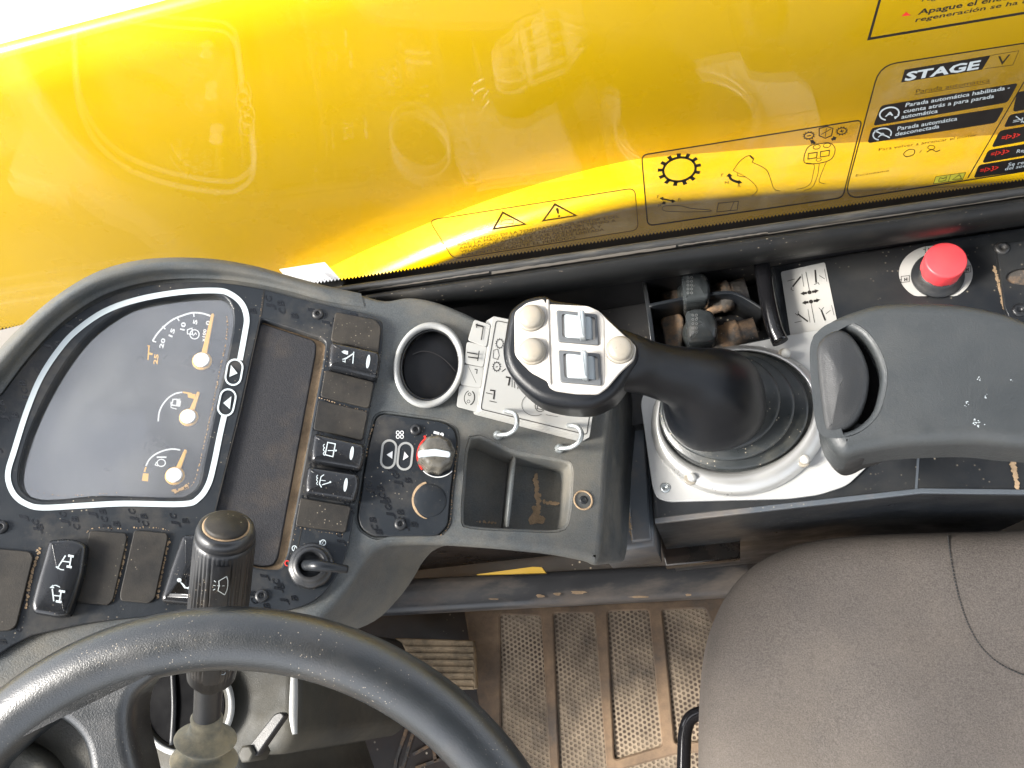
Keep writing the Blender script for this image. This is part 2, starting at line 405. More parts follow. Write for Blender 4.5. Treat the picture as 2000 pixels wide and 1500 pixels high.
def glass_mat(name, haze=.03, ior=1.5, tint=(1, 1, 1), sc=6):
    m = bpy.data.materials.new(name); m.use_nodes = True; N = m.node_tree.nodes; L = m.node_tree.links; N.clear()
    o = N.new('ShaderNodeOutputMaterial'); mx = N.new('ShaderNodeMixShader'); tr = N.new('ShaderNodeBsdfTransparent'); tr.inputs[0].default_value = (*tint, 1)
    g = N.new('ShaderNodeBsdfGlossy'); g.inputs['Roughness'].default_value = .012
    fr = schlick(N, L, ((ior-1)/(ior+1))**2)
    df = N.new('ShaderNodeBsdfDiffuse'); df.inputs['Color'].default_value = (.6, .55, .45, 1); m2 = N.new('ShaderNodeMixShader')
    tc = N.new('ShaderNodeTexCoord'); n = N.new('ShaderNodeTexNoise'); n.inputs['Scale'].default_value = sc; n.inputs['Detail'].default_value = 10; n.inputs['Roughness'].default_value = .7
    mr = N.new('ShaderNodeMapRange'); mr.inputs[1].default_value = .45; mr.inputs[2].default_value = .8; mr.inputs[3].default_value = haze*.4; mr.inputs[4].default_value = haze*3
    L.new(tc.outputs['Object'], n.inputs['Vector']); L.new(n.outputs['Fac'], mr.inputs[0])
    L.new(fr.outputs[0], mx.inputs[0]); L.new(tr.outputs[0], mx.inputs[1]); L.new(g.outputs[0], mx.inputs[2])
    L.new(mr.outputs[0], m2.inputs[0]); L.new(mx.outputs[0], m2.inputs[1]); L.new(df.outputs[0], m2.inputs[2]); L.new(m2.outputs[0], o.inputs[0])
    return m
MT['glass'] = glass_mat('window_glass', .008, 1.45)
MT['film'] = glass_mat('decal_film', .035, 1.2, (.93, .92, .88), 30)

def perf_mat():
    m = mat('perforated_rubber', (.055, .044, .034), .85, dust=.9, ds=8, dcol=(.30, .235, .165), dlo=.36, dhi=.62, bump=.4, bs=300)
    N = m.node_tree.nodes; L = m.node_tree.links; b = N['Principled BSDF']
    tc = N.new('ShaderNodeTexCoord'); sp = N.new('ShaderNodeSeparateXYZ'); L.new(tc.outputs['Object'], sp.inputs[0])
    def ma(op, a, c=None, d=None):
        q = N.new('ShaderNodeMath'); q.operation = op
        for i, x in enumerate((a, c, d)):
            if x is None: continue
            if isinstance(x, (int, float)): q.inputs[i].default_value = x
            else: L.new(x, q.inputs[i])
        return q.outputs[0]
    a = .0068
    x = ma('MULTIPLY', sp.outputs[0], 1/(a*1.732)); y = ma('MULTIPLY', sp.outputs[1], 1/a)
    def dist(off):
        fx = ma('MULTIPLY', ma('SUBTRACT', ma('FRACT', ma('ADD', x, off)), .5), 1.732); fy = ma('SUBTRACT', ma('FRACT', ma('ADD', y, off)), .5)
        return ma('SQRT', ma('ADD', ma('MULTIPLY', fx, fx), ma('MULTIPLY', fy, fy)))
    d = ma('MINIMUM', dist(100.0), dist(100.5))
    h = N.new('ShaderNodeMapRange'); h.inputs[1].default_value = .24; h.inputs[2].default_value = .36; L.new(d, h.inputs[0])
    n = N.new('ShaderNodeTexNoise'); n.inputs['Scale'].default_value = 11; n.inputs['Detail'].default_value = 5; L.new(tc.outputs['Object'], n.inputs['Vector'])
    f = N.new('ShaderNodeMapRange'); f.inputs[1].default_value = .40; f.inputs[2].default_value = .62; f.inputs[3].default_value = .15; f.inputs[4].default_value = .95; L.new(n.outputs['Fac'], f.inputs[0])
    k = ma('MULTIPLY', ma('SUBTRACT', 1.0, h.outputs[0]), f.outputs[0])
    old = b.inputs['Base Color'].links[0].from_socket
    q = N.new('ShaderNodeMix'); q.data_type = 'RGBA'; L.new(k, q.inputs[0]); L.new(old, q.inputs[6]); q.inputs[7].default_value = (.045, .03, .022, 1); L.new(q.outputs[2], b.inputs['Base Color'])
    bn = N.new('ShaderNodeBump'); bn.inputs['Strength'].default_value = .8; bn.inputs['Distance'].default_value = .0015; L.new(h.outputs[0], bn.inputs['Height'])
    on = b.inputs['Normal'].links[0].from_socket; L.new(on, bn.inputs['Normal']); L.new(bn.outputs[0], b.inputs['Normal'])
    return m
MT['perf'] = perf_mat()

# ================================================================ SETTING
g = MB(); g.box((-60, -60, -1.25), (60, 60, -1.2)); tag(g.build('ground', MT['ground']), kind='structure')
g = MB(); g.box((-.9, -.55, -.03), (.9, .33, -.006)); tag(g.build('floor', MT['floor']), kind='structure')

# ---- yellow boom panel of the machine beyond the glass
BY = .56
boom = thing('boom_panel', 'glossy yellow machine body panel seen beyond the side window glass', 'machine panel', (0, BY+.2, -.3))
zt = Plane((0, BY, 0), (0, -1, 0)).hit(250, 41).z
m = MB(); R = []
prof = [(BY+.012, zt+.0005), (BY+.004, zt-.001), (BY+.001, zt-.006), (BY-.002, zt-.05), (BY-.004, zt-.2), (BY, zt-.4), (BY+.01, zt-.62), (BY+.03, zt-.95)]
xs = [-2.2+.15*i for i in range(29)]
for x in xs: R.append([V((x, y, z-.05*max(0, -x-1.0))) for y, z in prof])
m.loft(R, closed=False); m.build('panel_skin', MT['yellow'], boom)
m = MB(); m.loft([[V((x, y, z-.05*max(0, -x-1.0))) for y, z in ((BY+.5, zt+.03), (BY+.2, zt+.012), (BY+.012, zt+.0005))] for x in xs], closed=False); m.build('top_deck', MT['deck'], boom)  # paler than the skin: glare on the top face is painted in
fl = Plane((0, BY-.05, 0), (0, -1, 0)); m = MB()
fp = [(560, 640), (740, 556), (900, 492), (1060, 440), (1240, 396), (1400, 381), (1600, 366), (1800, 356), (2040, 344), (2200, 330)]
fp = catmull(fp, 6, closed=False); A = []; B = []
for u, v in fp:
    p = fl.hit(u, v)
    A.append([p+V((0, .055, .012)), p+V((0, .02, .010)), p+V((0, .006, .007)), p+V((0, 0, 0)), p+V((0, -.001, -.012)), p+V((0, .01, -.02)), p+V((0, .055, -.022))])
m.loft(A, closed=False); m.build('lower_ledge', MT['yellow'], boom)

# ---- side window: pane, printed border, seals, decals
win = thing('side_window', 'clear side window pane with dotted black border above the console', 'window', (0, WY, .6))
def wl(u): return 527-.1458*(u-800)
m = MB(); m.box((-.75, WY-.0025, .60), (.9, WY+.0025, 1.62)); m.build('glass_pane', MT['glass'], win)
m = MB(); u = -80; pts = []
base = MB()
while u < 2100:
    y = wl(u); pts += [(u, y+1), (u+3.4, y-4.5), (u+6.8, y)]; u += 6.8
pts += [(2100, wl(2100)+30), (-80, wl(-80)+30)]
m.poly(pts, WIN, .0002)
u = -80
while u < 2100:                                   # halftone dots above the teeth
    for r_ in (1, 2):
        y = wl(u)-2-4.2*r_; rr = 1.2-.35*r_
        m.poly(ell(u+(3.4 if r_ % 2 else 0)+3.4, y, rr, rr, n=5), WIN, .0002)
    u += 6.8
m.build('printed_border', MT['ink'], win)
m = MB()
sp_ = Plane((0, WY-.012, 0), (0, -1, 0))
m.loft([[sp_.hit(u_, wl(u_)+a_, h_) for a_, h_ in ((12, 0), (14, .006), (22, .010), (34, .010), (38, .004))] for u_ in range(-80, 2121, 40)], closed=False)
m.build('rubber_seal', MT['seal'], win)
m = MB()
random.seed(3)
def band(m, u0, u1, a0, a1, h):
    us = [u0+(u1-u0)*k/30 for k in range(31)]
    t_ = [(x, wl(x)+a0+random.uniform(-.6, .6)) for x in us]; b_ = [(x, wl(x)+a1+random.uniform(-.6, .6)) for x in us]
    m.poly(t_+b_[::-1], sp_, h)
band(m, 960, 1320, 27, 32, .0105); band(m, 700, 955, 26, 28.5, .0105); band(m, 1325, 1500, 28, 30.5, .0105); band(m, 1500, 2050, 30, 32, .0105)
m.build('dust_line', MT['pale'], win)
m = MB()                                           # painted frame below the glass
m.loft([[Plane((0, WY-d_, 0), (0, -1, 0)).hit(u_, wl(u_)+a_) for a_, d_ in ((30, .006), (38, .03), (44, .034), (72, .036), (80, .034), (88, .02))] for u_ in range(-80, 2121, 40)], closed=False)
m.build('frame_rail', mat('frame_paint', (.007, .0075, .008), .5, spec=.25, dust=.35, ds=8, dcol=(.07, .06, .045), speck=.3, sps=200), win)

# ---- decals on the glass
def outline(px, pl, h, wd, r): 
    m = MB(); m.stroke(fillet(px, r), pl, h, wd, closed=True); return m
D = .0006
dec = thing('warning_decal', 'faint clear warning sticker with two triangles on the window glass', 'sticker', WIN.hit(1040, 500))
m = MB(); q = [(838, 430), (1240, 367), (1247, 449), (885, 506)]
m.prism(q, WIN, .0004, .0003, r=14); m.build('clear_film', MT['film'], dec)
m = outline(q, WIN, D, 1.8, 14)
def tri(m, a, b, c, wd): m.stroke([a, b, c], WIN, D, wd, closed=True)
tri(m, (982, 415), (1026, 438), (964, 447), 4); tri(m, (1084, 399), (1125, 421), (1061, 431), 4)
m.poly([(1085, 407), (1091, 406), (1092, 417), (1089, 418)], WIN, D); m.poly(ell(1092, 422, 2.4, 1.8), WIN, D)
m.stroke([(979, 431), (990, 428), (1003, 430), (1002, 437), (990, 436), (978, 439)], WIN, D, 1.2, closed=True)
for i, (tx, a, b) in enumerate([('DEPENDIENDO DE LA TEMPERATURA DEL MOTOR Y DEL', (889, 475), (1210, 425)), ('AIRE, LA MAQUINA PUEDE NECESITAR UN TIEMPO A', (893, 481), (1203, 433)),
                         ('ARRANQUE ANTES DE QUE ACELERARLA Y', (897, 487.5), (1175, 444.5)), ('VELOCIDAD DE CONDUCCION QUEDE LIMITADA', (900, 494), (1180, 450.5)), ('RALENTI DURANTE EL PERIODO', (903, 500.5), (1125, 466))]):
    m.text(tx, WIN, D, a, b, (-1.4, -5.4))
m.build('printed_warning', MT['brownink'], dec)

dec = thing('gear_decal', 'clear sticker with black gear and joystick diagrams on the window glass', 'sticker', WIN.hit(1460, 440))
q = [(1253, 303), (1684, 234), (1646, 386), (1265, 441)]
m = MB(); m.prism(q, WIN, .0004, .0003, r=12); m.build('clear_film', MT['film'], dec)
m = outline(q, WIN, D, 2.6, 12)
def gear(m, cx, cy, rx, ry, tx, ty, n, rot, wd):
    m.stroke(ell(cx, cy, rx, ry, rot, 36), WIN, D, wd, closed=True)
    for k in range(n):
        a = 360*k/n; e = 360/n*.24; e2 = 360/n*.20
        p = ell(cx, cy, rx, ry, rot, 1, a-e, a+e); r_ = ell(cx, cy, tx, ty, rot, 1, a-e2, a+e2)
        m.poly([p[0], p[1], r_[1], r_[0]], WIN, D)
gear(m, 1327, 331, 32, 23, 43, 31.5, 13, -12, 4.6)
gear(m, 1580, 265, 9, 6, 12.5, 8.8, 12, -10, 2); gear(m, 1644, 256, 9, 6, 12.5, 8.8, 12, -10, 2)
m.stroke([(1576, 266), (1584, 264.5)], WIN, D, 2); m.stroke([(1640, 257), (1648, 255.5)], WIN, D, 2); m.stroke([(1643, 253), (1645, 259.5)], WIN, D, 2)
m.stroke([(1600, 251), (1615, 247), (1627, 251), (1624, 265), (1612, 270), (1600, 265)], WIN, D, 2, closed=True); m.stroke([(1603, 263), (1623, 252)], WIN, D, 1.4); m.stroke([(1614, 250), (1612, 268)], WIN, D, 1.2)
for a, b in (((1592, 280), (1582, 274)), ((1624, 273), (1634, 268))):
    d_ = V(b)-V(a); nn = V((-d_.y, d_.x)).normalized(); e = V(b)
    m.stroke([a, tuple(V(a)+d_*.5)], WIN, D, 5); m.poly([tuple(V(a)+d_*.45+nn*5.5), tuple(V(a)+d_*.45-nn*5.5), tuple(e)], WIN, D)
head = catmull([(1600, 281), (1620, 279), (1631, 290), (1626, 308), (1612, 316), (1590, 320), (1572, 318), (1571, 304), (1578, 288), (1590, 282)], 5)
m.stroke(head, WIN, D, 1.6, closed=True)
m.stroke(ell(1595, 287, 7, 4.2, -10, 20), WIN, D, 1.3, closed=True); m.stroke(ell(1615, 284, 7, 4.2, -10, 20), WIN, D, 1.3, closed=True); m.stroke(ell(1599, 312, 5, 3, -10, 16), WIN, D, 1.2, closed=True)
for x, y in ((1588, 304), (1612, 300)): m.stroke([(x-9, y-4), (x+8, y-6.5), (x+7, y+4), (x-10, y+6.5)], WIN, D, 1.8, closed=True)
for pth in ([(1575, 318), (1590, 322), (1588, 340), (1583, 358), (1572, 366), (1555, 370)], [(1600, 320), (1596, 345), (1586, 366), (1570, 372)], [(1614, 316), (1604, 340), (1600, 355), (1612, 359)]): m.stroke(catmull(pth, 4, False), WIN, D, 1.1)
m.stroke(catmull([(1432, 333), (1445, 315), (1462, 304), (1472, 310), (1470, 317), (1485, 324), (1498, 333), (1505, 350), (1512, 369), (1524, 373)], 3, False), WIN, D, 1.4)
m.stroke(catmull([(1432, 333), (1455, 345), (1472, 358), (1479, 372), (1468, 383)], 3, False), WIN, D, 1.1)
m.poly([(1462, 304), (1466, 303), (1473, 310), (1471, 312)], WIN, D)
m.stroke([(1441, 338), (1440, 343), (1455, 346)], WIN, D, 1.2)
m.stroke(catmull([(1424, 343), (1428, 350), (1436, 354), (1444, 356)], 4, False), WIN, D, 5)
m.poly([(1418, 345), (1424, 338), (1431, 344)], WIN, D); m.poly([(1443, 351), (1450, 357), (1441, 360)], WIN, D)
m.text('F', WIN, D, (1409, 345), (1413, 344), (0, -6)); m.text('N', WIN, D, (1416, 360), (1423, 359), (0, -6)); m.text('R', WIN, D, (1441, 366), (1447, 365), (0, -6))
m.stroke([(1292, 388), (1316, 393)], WIN, D, 3); m.poly([(1288, 387), (1296, 384), (1295, 392)], WIN, D); m.poly([(1320, 393), (1312, 389), (1312, 397)], WIN, D)
m.stroke([(1300, 395), (1294, 398)], WIN, D, 3); m.poly([(1291, 399), (1297, 392), (1300, 399)], WIN, D)
m.text('F', WIN, D, (1284, 387), (1288, 386), (0, -6)); m.text('N', WIN, D, (1286, 405), (1291, 402), (-1, -6)); m.text('R', WIN, D, (1325, 393), (1331, 392), (0, -6))
m.stroke(catmull([(1294, 405), (1302, 402), (1330, 402), (1350, 407), (1385, 410), (1385, 413), (1345, 414), (1310, 413), (1296, 411)], 3), WIN, D, 1, closed=True)
m.stroke([(1403, 397), (1442, 393), (1440, 410), (1400, 414)], WIN, D, 1.2, closed=True); m.stroke([(1434, 393), (1426, 412)], WIN, D, 1)
m.build('printed_diagram', MT['ink'], dec)

dec = thing('stage_decal', 'large clear instruction sticker headed STAGE V with black text boxes', 'sticker', WIN.hit(1800, 390))
q = [(1718, 128), (2080, 72), (2080, 322), (1648, 390)]
m = MB(); m.prism(q, WIN, .0004, .0003, r=34); m.build('clear_film', MT['film'], dec)
m = outline(q, WIN, D, 2.6, 34)
bx = lambda *p: m.poly(list(p), WIN, D, r=7)
m.poly([(1767, 136), (1935, 108), (1918, 136), (1760, 161)], WIN, D)
bx((1721, 206), (1989, 162), (1968, 200), (1705, 246)); bx((1702, 250), (1962, 209), (1945, 240), (1694, 280))
bx((1986, 180), (2080, 166), (2080, 198), (1978, 219)); bx((1972, 224), (2080, 206), (2080, 230), (1960, 249))
bx((1953, 255), (2080, 234), (2080, 262), (1936, 288)); bx((1930, 293), (2080, 268), (2080, 290), (1918, 319)); bx((1912, 322), (2080, 295), (2080, 322), (1901, 348))
m.stroke([(2000, 160), (1890, 348)], WIN, D, 2)
m.stroke([(1937, 108), (1990, 99), (1978, 127), (1925, 134)], WIN, D, .9)
m.text('V', WIN, D, (1945, 128), (1969, 124), (5, -19))
m.build('printed_boxes', MT['ink'], dec)
m = MB(); H2 = D+.0003
m.text('STAGE', WIN, H2, (1766, 158), (1911, 134), (6, -17), off=.035)
m.text('Parada automática habilitada -', WIN, H2, (1768, 209), (1972, 174), (2, -8), off=.012)
m.text('cuenta atrás a para parada', WIN, H2, (1764, 221), (1941, 191), (2, -8), off=.012)
m.text('automática', WIN, H2, (1760, 232), (1831, 220), (2, -8), off=.012)
m.text('Parada automática', WIN, H2, (1752, 255), (1869, 235), (2, -8), off=.012)
m.text('desconectada', WIN, H2, (1748, 266), (1834, 250), (2, -8), off=.012)
m.stroke(ell(1737, 222, 19, 12, -12, 24, 120, 395), WIN, H2, 3); m.poly([(1746, 228), (1757, 225), (1748, 233)], WIN, H2); m.text('A', WIN, H2, (1728, 228), (1745, 225), (2, -8), off=.03)
m.stroke(ell(1723, 262, 18, 11, -12, 24, 120, 395), WIN, H2, 2.6); m.stroke([(1708, 255), (1738, 269)], WIN, H2, 2.6); m.text('A', WIN, H2, (1714, 268), (1730, 265), (2, -7), off=.03)
def eng(m, x, y, mt=None): m.text('=I>3>', WIN, H2, (x, y), (x+36, y-6), (3, -10), off=.01)
m.stroke([(1984, 227), (2004, 242)], WIN, H2, 2); m.text('=I', WIN, H2, (1977, 242), (1996, 239), (3, -10))
m.text('Regeneración', WIN, H2, (1985, 299), (2060, 287), (2, -7), off=.01); m.text('Se recomienda', WIN, H2, (1968, 325), (2060, 311), (2, -7), off=.01); m.text('del soot', WIN, H2, (1962, 333), (2010, 325), (2, -7), off=.01)
m.build('printed_lettering', MT['white'], dec)
m = MB(); eng(m, 1955, 274); eng(m, 1934, 306); eng(m, 1913, 338); m.build('printed_engine_symbols', MT['red'], dec)
m = MB(); m.text('Parada automática', WIN, D, (1788, 183), (1933, 160), (2, -8.5)); m.stroke([(1786, 185), (1935, 162)], WIN, D, 1)
m.text('Para volver a arrancar el motor', WIN, D, (1716, 295), (1908, 266), (1.5, -6))
m.stroke(catmull([(1765, 300), (1775, 292), (1786, 293), (1784, 302), (1770, 306)], 3), WIN, D, 1.6, closed=True); m.stroke([(1796, 299), (1800, 293)], WIN, D, 1)
m.stroke(catmull([(1810, 297), (1820, 292), (1828, 296), (1836, 293)], 3, False), WIN, D, 1.6); m.stroke(ell(1819, 288, 7, 4, n=14), WIN, D, 1.4, closed=True)
m.text('Escanéame', WIN, D, (1671, 345), (1736, 335), (1, -4.5)); m.build('faded_lettering', MT['brownink'], dec)
m = MB(); m.poly([(1828, 345), (1886, 337), (1880, 351), (1823, 359)], WIN, D); ms = m.build('manual_symbols', MT['yinfo'], dec); m = MB(); m.stroke([(1828, 345), (1886, 337), (1880, 351), (1823, 359)], WIN, H2, 1, closed=True); m.stroke([(1857, 341), (1852, 355)], WIN, H2, 1); m.stroke([(1860, 351), (1874, 341), (1878, 349)], WIN, H2, 1.3, closed=True); m.stroke([(1833, 354), (1836, 347), (1842, 349), (1849, 345), (1847, 352), (1840, 354)], WIN, H2, 1.2, closed=True); m.build('symbol_lines', MT['ink'], ms)

dec = thing('regeneration_decal', 'yellow notice with heavy black border at the top right of the window', 'sticker', WIN.hit(1850, 50))
m = MB(); m.stroke([(1724, -20), (1697, 76), (2080, 12)], WIN, D, 5)
m.text('Apague el encendido', WIN, D, (1792, 29), (2035, -12), (4, -11), off=.025); m.text('regeneración se ha completado', WIN, D, (1787, 43), (2120, -14), (4, -9), off=.02)
m.text('regeneración', WIN, D, (1800, 3), (1920, -16), (4, -9), off=.02)
m.build('printed_notice', MT['ink'], dec)
m = MB(); m.poly([(1760, 32), (1770, 23), (1779, 30)], WIN, D); m.build('red_mark', MT['red'], dec)

# ---- inner walls, floor rail, mat
side = thing('cab_side_trim', 'dusty black inner trim panel below the side window', 'trim panel', (0, .3, .3))
m = MB(); m.box((-.75, .21, .545), (.9, .3225, .57)); m.build('ledge_panel', MT['trim'], side)
m = MB(); m.box((-.75, WY-.012, .50), (.9, WY-.003, .640)); m.build('upright_panel', MT['trim'], side)
m = MB(); m.box((-.75, .188, .06), (.9, .209, .545)); m.build('footwell_panel', MT['conside'], side)
m = MB(); m.prism([(930, 1122), (1040, 1107), (1058, 1108), (1066, 1119)], FL(.30), 0, .01); m.build('yellow_flange', mat('flange_paint', (.30, .18, .004), .5, dust=.3, ds=20), side)

m = MB(); m.box((-.82, -.55, -.05), (-.79, WY-.02, .62)); m.build('front_panel', MT['trim'], side)  # unseen front wall, added to cut bright reflections in the side glass
rail = thing('sill_rail', 'scuffed blue-black painted sill rail above the floor mat', 'sill', FL(.1).hit(1100, 1150))
m = MB(); RP = FL(.10)
R = []
for k in range(25):
    u_ = 560+k*37.5
    a = V((u_, 1143-.052*(u_-560)*1.0)); ln = [0, 3, 12, 30, 52, 64, 70]; hh = [-.03, .001, .004, .0045, .004, .002, -.03]
    R.append([RP.hit(u_, a.y+q_, h_) for q_, h_ in zip(ln, hh)])
m.loft(R, closed=False); m.build('rail_body', MT['rail'], rail)
m = MB(); random.seed(11)
for (x, y, w_, h_) in ((1055, 1164, 11, 4), (1089, 1160, 9, 4), (1130, 1157, 18, 5), (1345, 1162, 8, 3), (1250, 1166, 26, 2.5), (965, 1170, 14, 2)):
    m.poly([(x+w_*math.cos(a)*random.uniform(.6, 1), y+h_*math.sin(a)*random.uniform(.5, 1)) for a in [2*PI*i/12 for i in range(12)]], RP, .0098)
m.build('mud_splash', MT['sand'], rail)

fm = thing('floor_mat', 'sand covered rubber floor mat with perforated recessed panels', 'floor mat', FL(0).hit(1180, 1350))
FM = FL(0)
m = MB()
P1 = [(976, 1200), (1056, 1203), (1078, 1560), (980, 1560)]; P2 = [(1080, 1197), (1161, 1197), (1184, 1498), (1190, 1560), (1095, 1560)]
P3 = [(1186, 1194), (1267, 1191), (1293, 1456), (1200, 1484)]; P4 = [(1293, 1191), (1377, 1188), (1430, 1300), (1440, 1440), (1318, 1452), (1306, 1320)]
P5 = [(1215, 1503), (1320, 1474), (1420, 1466), (1430, 1600), (1215, 1600)]
m.prism([(905, 1186), (975, 1176), (1120, 1172), (1420, 1158), (1700, 1155), (1700, 1650), (935, 1650), (938, 1400)], FM, .012, .014, bev=.004, holes=[P1, P2, P3, P4, P5], hd=.006, r=8, hbev=.002)
m.build('mat_frame', MT['mat'], fm)
m = MB(); m.prism([(950, 1185), (1500, 1170), (1560, 1640), (945, 1640)], FM, .0065, .004); m.build('perforated_panel', MT['perf'], fm)

ft = thing('accelerator_pedal', 'worn sandy ribbed rubber pedal left of the floor mat', 'pedal', FL(.04).hit(870, 1300))
PP = FL(.06); m = MB(); m.prism([(770, 1246), (924, 1251), (929, 1346), (800, 1352)], PP, 0, .012, bev=.002, r=4); m.build('pedal_pad', MT['pedal'], ft)
m = MB()
for k in range(7):
    y = 1262+k*13; m.prism([(790, y), (924, y+1), (925, y+7), (792, y+6)], PP, .0022, .0022, bev=.0006)
m.build('rib', MT['pedal'], ft); 
m = MB(); m.tube([PP.hit(850, 1290, -.012), PP.hit(800, 1290, -.05), (PP.hit(760, 1280, -.06))], .008); m.build('pedal_arm', MT['black'], ft)
br = thing('brake_pedal', 'dark pedal with rust brown raised ribs behind the steering wheel', 'pedal', FL(.04).hit(840, 1450))
m = MB(); m.prism([(640, 1320), (812, 1408), (1000, 1530), (640, 1600)], FL(.03), 0, .01, bev=.002); m.build('pedal_plate', MT['floor'], br)
m = MB()
for pth in ([(812, 1412), (786, 1500), (775, 1560)], [(800, 1405), (775, 1480), (760, 1560)], [(806, 1474), (840, 1455), (890, 1445)], [(812, 1500), (850, 1486), (900, 1476)], [(846, 1456), (850, 1486)]): m.stroke(pth, FL(.03), .004, 6, t=.004)
m.build('raised_rib', MT['mud'], br)

# ================================================================ DASHBOARD
dash = thing('dashboard', 'dark grey moulded dashboard with instrument cluster and switch column', 'dashboard', (-.3, .15, .62))
outer = [(-260, 1000), (-160, 860), (-60, 745), (20, 655), (100, 582), (180, 532), (255, 508), (330, 500), (420, 503), (500, 517), (570, 537), (640, 556), (700, 570), (752, 583), (800, 577), (850, 585), (905, 606), (960, 632), (1040, 660), (1120, 690), (1192, 722), (1200, 790),
         (1190, 900), (1184, 1000), (1172, 1095), (1140, 1092), (1060, 1078), (900, 1064), (790, 1062), (745, 1072), (715, 1100), (690, 1140), (655, 1185), (600, 1235), (520, 1262), (400, 1262), (250, 1285), (100, 1330), (-100, 1400), (-300, 1460)]
# holes through moulding
vent_h = ell(838, 713, 62, 77, 12, 40)
tray_h = [(922, 858), (975, 874), (1012, 888), (1100, 903), (1113, 915), (1113, 950), (1107, 1012), (1090, 1033), (1020, 1032), (920, 1026), (907, 1010), (910, 950)]
heat_h = [(735, 815), (750, 808), (865, 824), (888, 838), (893, 862), (880, 960), (875, 1025), (855, 1046), (730, 1047), (706, 1032), (699, 1010), (716, 895)]
# fascia sheet with screen opening and mat recess
fas = [(-60, 860), (5, 768), (62, 695), (120, 637), (190, 590), (262, 563), (335, 552), (420, 551), (500, 562), (560, 577), (640, 596), (712, 612), (741, 624), (748, 640), (744, 700), (722, 800), (706, 905), (694, 985), (678, 1075), (655, 1128), (618, 1170), (560, 1192), (480, 1198), (400, 1196), (300, 1203), (180, 1216), (60, 1242), (-80, 1280)]
scr = [(421, 572), (447, 588), (456, 625), (448, 680), (432, 750), (412, 835), (398, 900), (388, 945), (368, 966), (335, 972), (200, 968), (120, 975), (72, 974), (44, 955), (38, 920), (55, 855), (86, 783), (125, 715), (175, 652), (238, 606), (295, 585), (350, 576), (395, 572)]
rec = [(510, 622), (626, 660), (636, 668), (634, 690), (560, 1085), (548, 1112), (520, 1112), (450, 1098), (437, 1085), (420, 1010), (470, 800)]
m = MB(); m.prism(catmull(outer, 4), DASH, 0, 0, bev=.006, holes=[vent_h, catmull(tray_h, 3), fillet(heat_h, 8), catmull(scr, 4), fillet(rec, 8)], hd=.03, down=(0.012, 0.012, -.085), bottom=False, hbev=.0025, steps=5)
m.build('moulding', MT['housing'], dash)
# tray bottom, vent back
m = MB(); m.poly([(890, 830), (1130, 870), (1130, 1060), (890, 1060)], DASH, -.026)
m.prism([(1003, 884), (1010, 886), (995, 1030), (988, 1030)], DASH, -.006, .022, bev=.001); m.build('storage_tray', MT['housing'], dash)
m = MB(); random.seed(4)
dusty(m, [(1046, 925), (1048, 960), (1052, 985), (1050, 1000)], DASH, -.0256, 7, 2.2)
dusty(m, [(1036, 1015), (1048, 1012), (1058, 1016)], DASH, -.0256, 12, 7); dusty(m, [(1044, 990), (1048, 1006)], DASH, -.0256, 9, 5)
dusty(m, [(1060, 980), (1090, 984)], DASH, -.0256, 6, 2.4); dusty(m, [(930, 1018), (970, 1022)], DASH, -.0256, 5, .8)
m.build('sand_heap', MT['sand'], dash)
m = MB(); c_ = DASH.hit(1139, 977); m.lathe(c_, DASH.n, [(.0075, -.004), (.0075, .0005), (.0068, .001), (.0062, .0005), (.0060, -.001), (.0001, -.001)], 28); m.build('screw_boss', MT['sand'], dash)
# soft raised brow along the top-left
brow_o = [(-200, 925), (-120, 820), (-40, 724), (30, 648), (100, 585), (180, 535), (255, 511), (330, 503), (420, 506), (500, 520), (570, 540), (640, 559), (705, 573)]
brow_i = [(-120, 960), (-60, 855), (5, 765), (62, 690), (120, 630), (190, 582), (262, 556), (335, 545), (420, 545), (498, 554), (566, 569), (636, 588), (712, 600)]
bo, bi = catmull(brow_o, 5, False), catmull(brow_i, 5, False); m = MB(); R = []
for k, (a, b) in enumerate(zip(bo, bi)):
    f = min(1, (len(bo)-1-k)/22); row = []
    for t_, h_ in ((0, -.012), (.0, .0), (.06, .008), (.2, .0145), (.4, .016), (.58, .0125), (.72, .006), (.86, .003), (1, .002)):
        row.append(DASH.hit(a[0]*(1-t_)+b[0]*t_, a[1]*(1-t_)+b[1]*t_, .0005+h_*(f if h_ > 0 else 1)))
    R.append(row)
m.loft(R, closed=False); m.build('brow', MT['housing'], dash)
m = MB(); m.prism([(-40, 655), (60, 630), (110, 600), (60, 700), (-40, 780)], DASH, -.03, .02); m.build('edge_trim', MT['pale'], dash)
FH = .004
m = MB(); m.prism(catmull(fas, 4), DASH, FH, .003, bev=.0008, holes=[catmull(scr, 4), fillet(rec, 8)], hd=.0075, hbev=.0012)
fascia = m.build('fascia', MT['fascia'], dash)
m = MB(); m.stroke([(516, 566), (509, 618)], DASH, FH+.0002, 3); m.stroke([(508, 622), (470, 800), (416, 1012)], DASH, FH+.0002, 1.6); m.stroke(catmull([(646, 660), (650, 700), (610, 930), (569, 1125)], 4, False), DASH, FH+.0002, 1.4); m.build('seam', MT['blank'], fascia)
m = MB(); dusty(m, [(513, 575), (508, 618)], DASH, FH+.0003, 1.6, .5); dusty(m, [(640, 690), (600, 930), (560, 1110)], DASH, FH+.0003, 1.5, .25); dusty(m, [(248, 1046), (240, 1100), (220, 1176)], DASH, FH+.0003, 4, 1); dusty(m, [(330, 1050), (306, 1172)], DASH, FH+.0003, 4.5, 1.3); dusty(m, [(78, 1070), (60, 1130), (50, 1190)], DASH, FH+.0003, 5, 1.3)
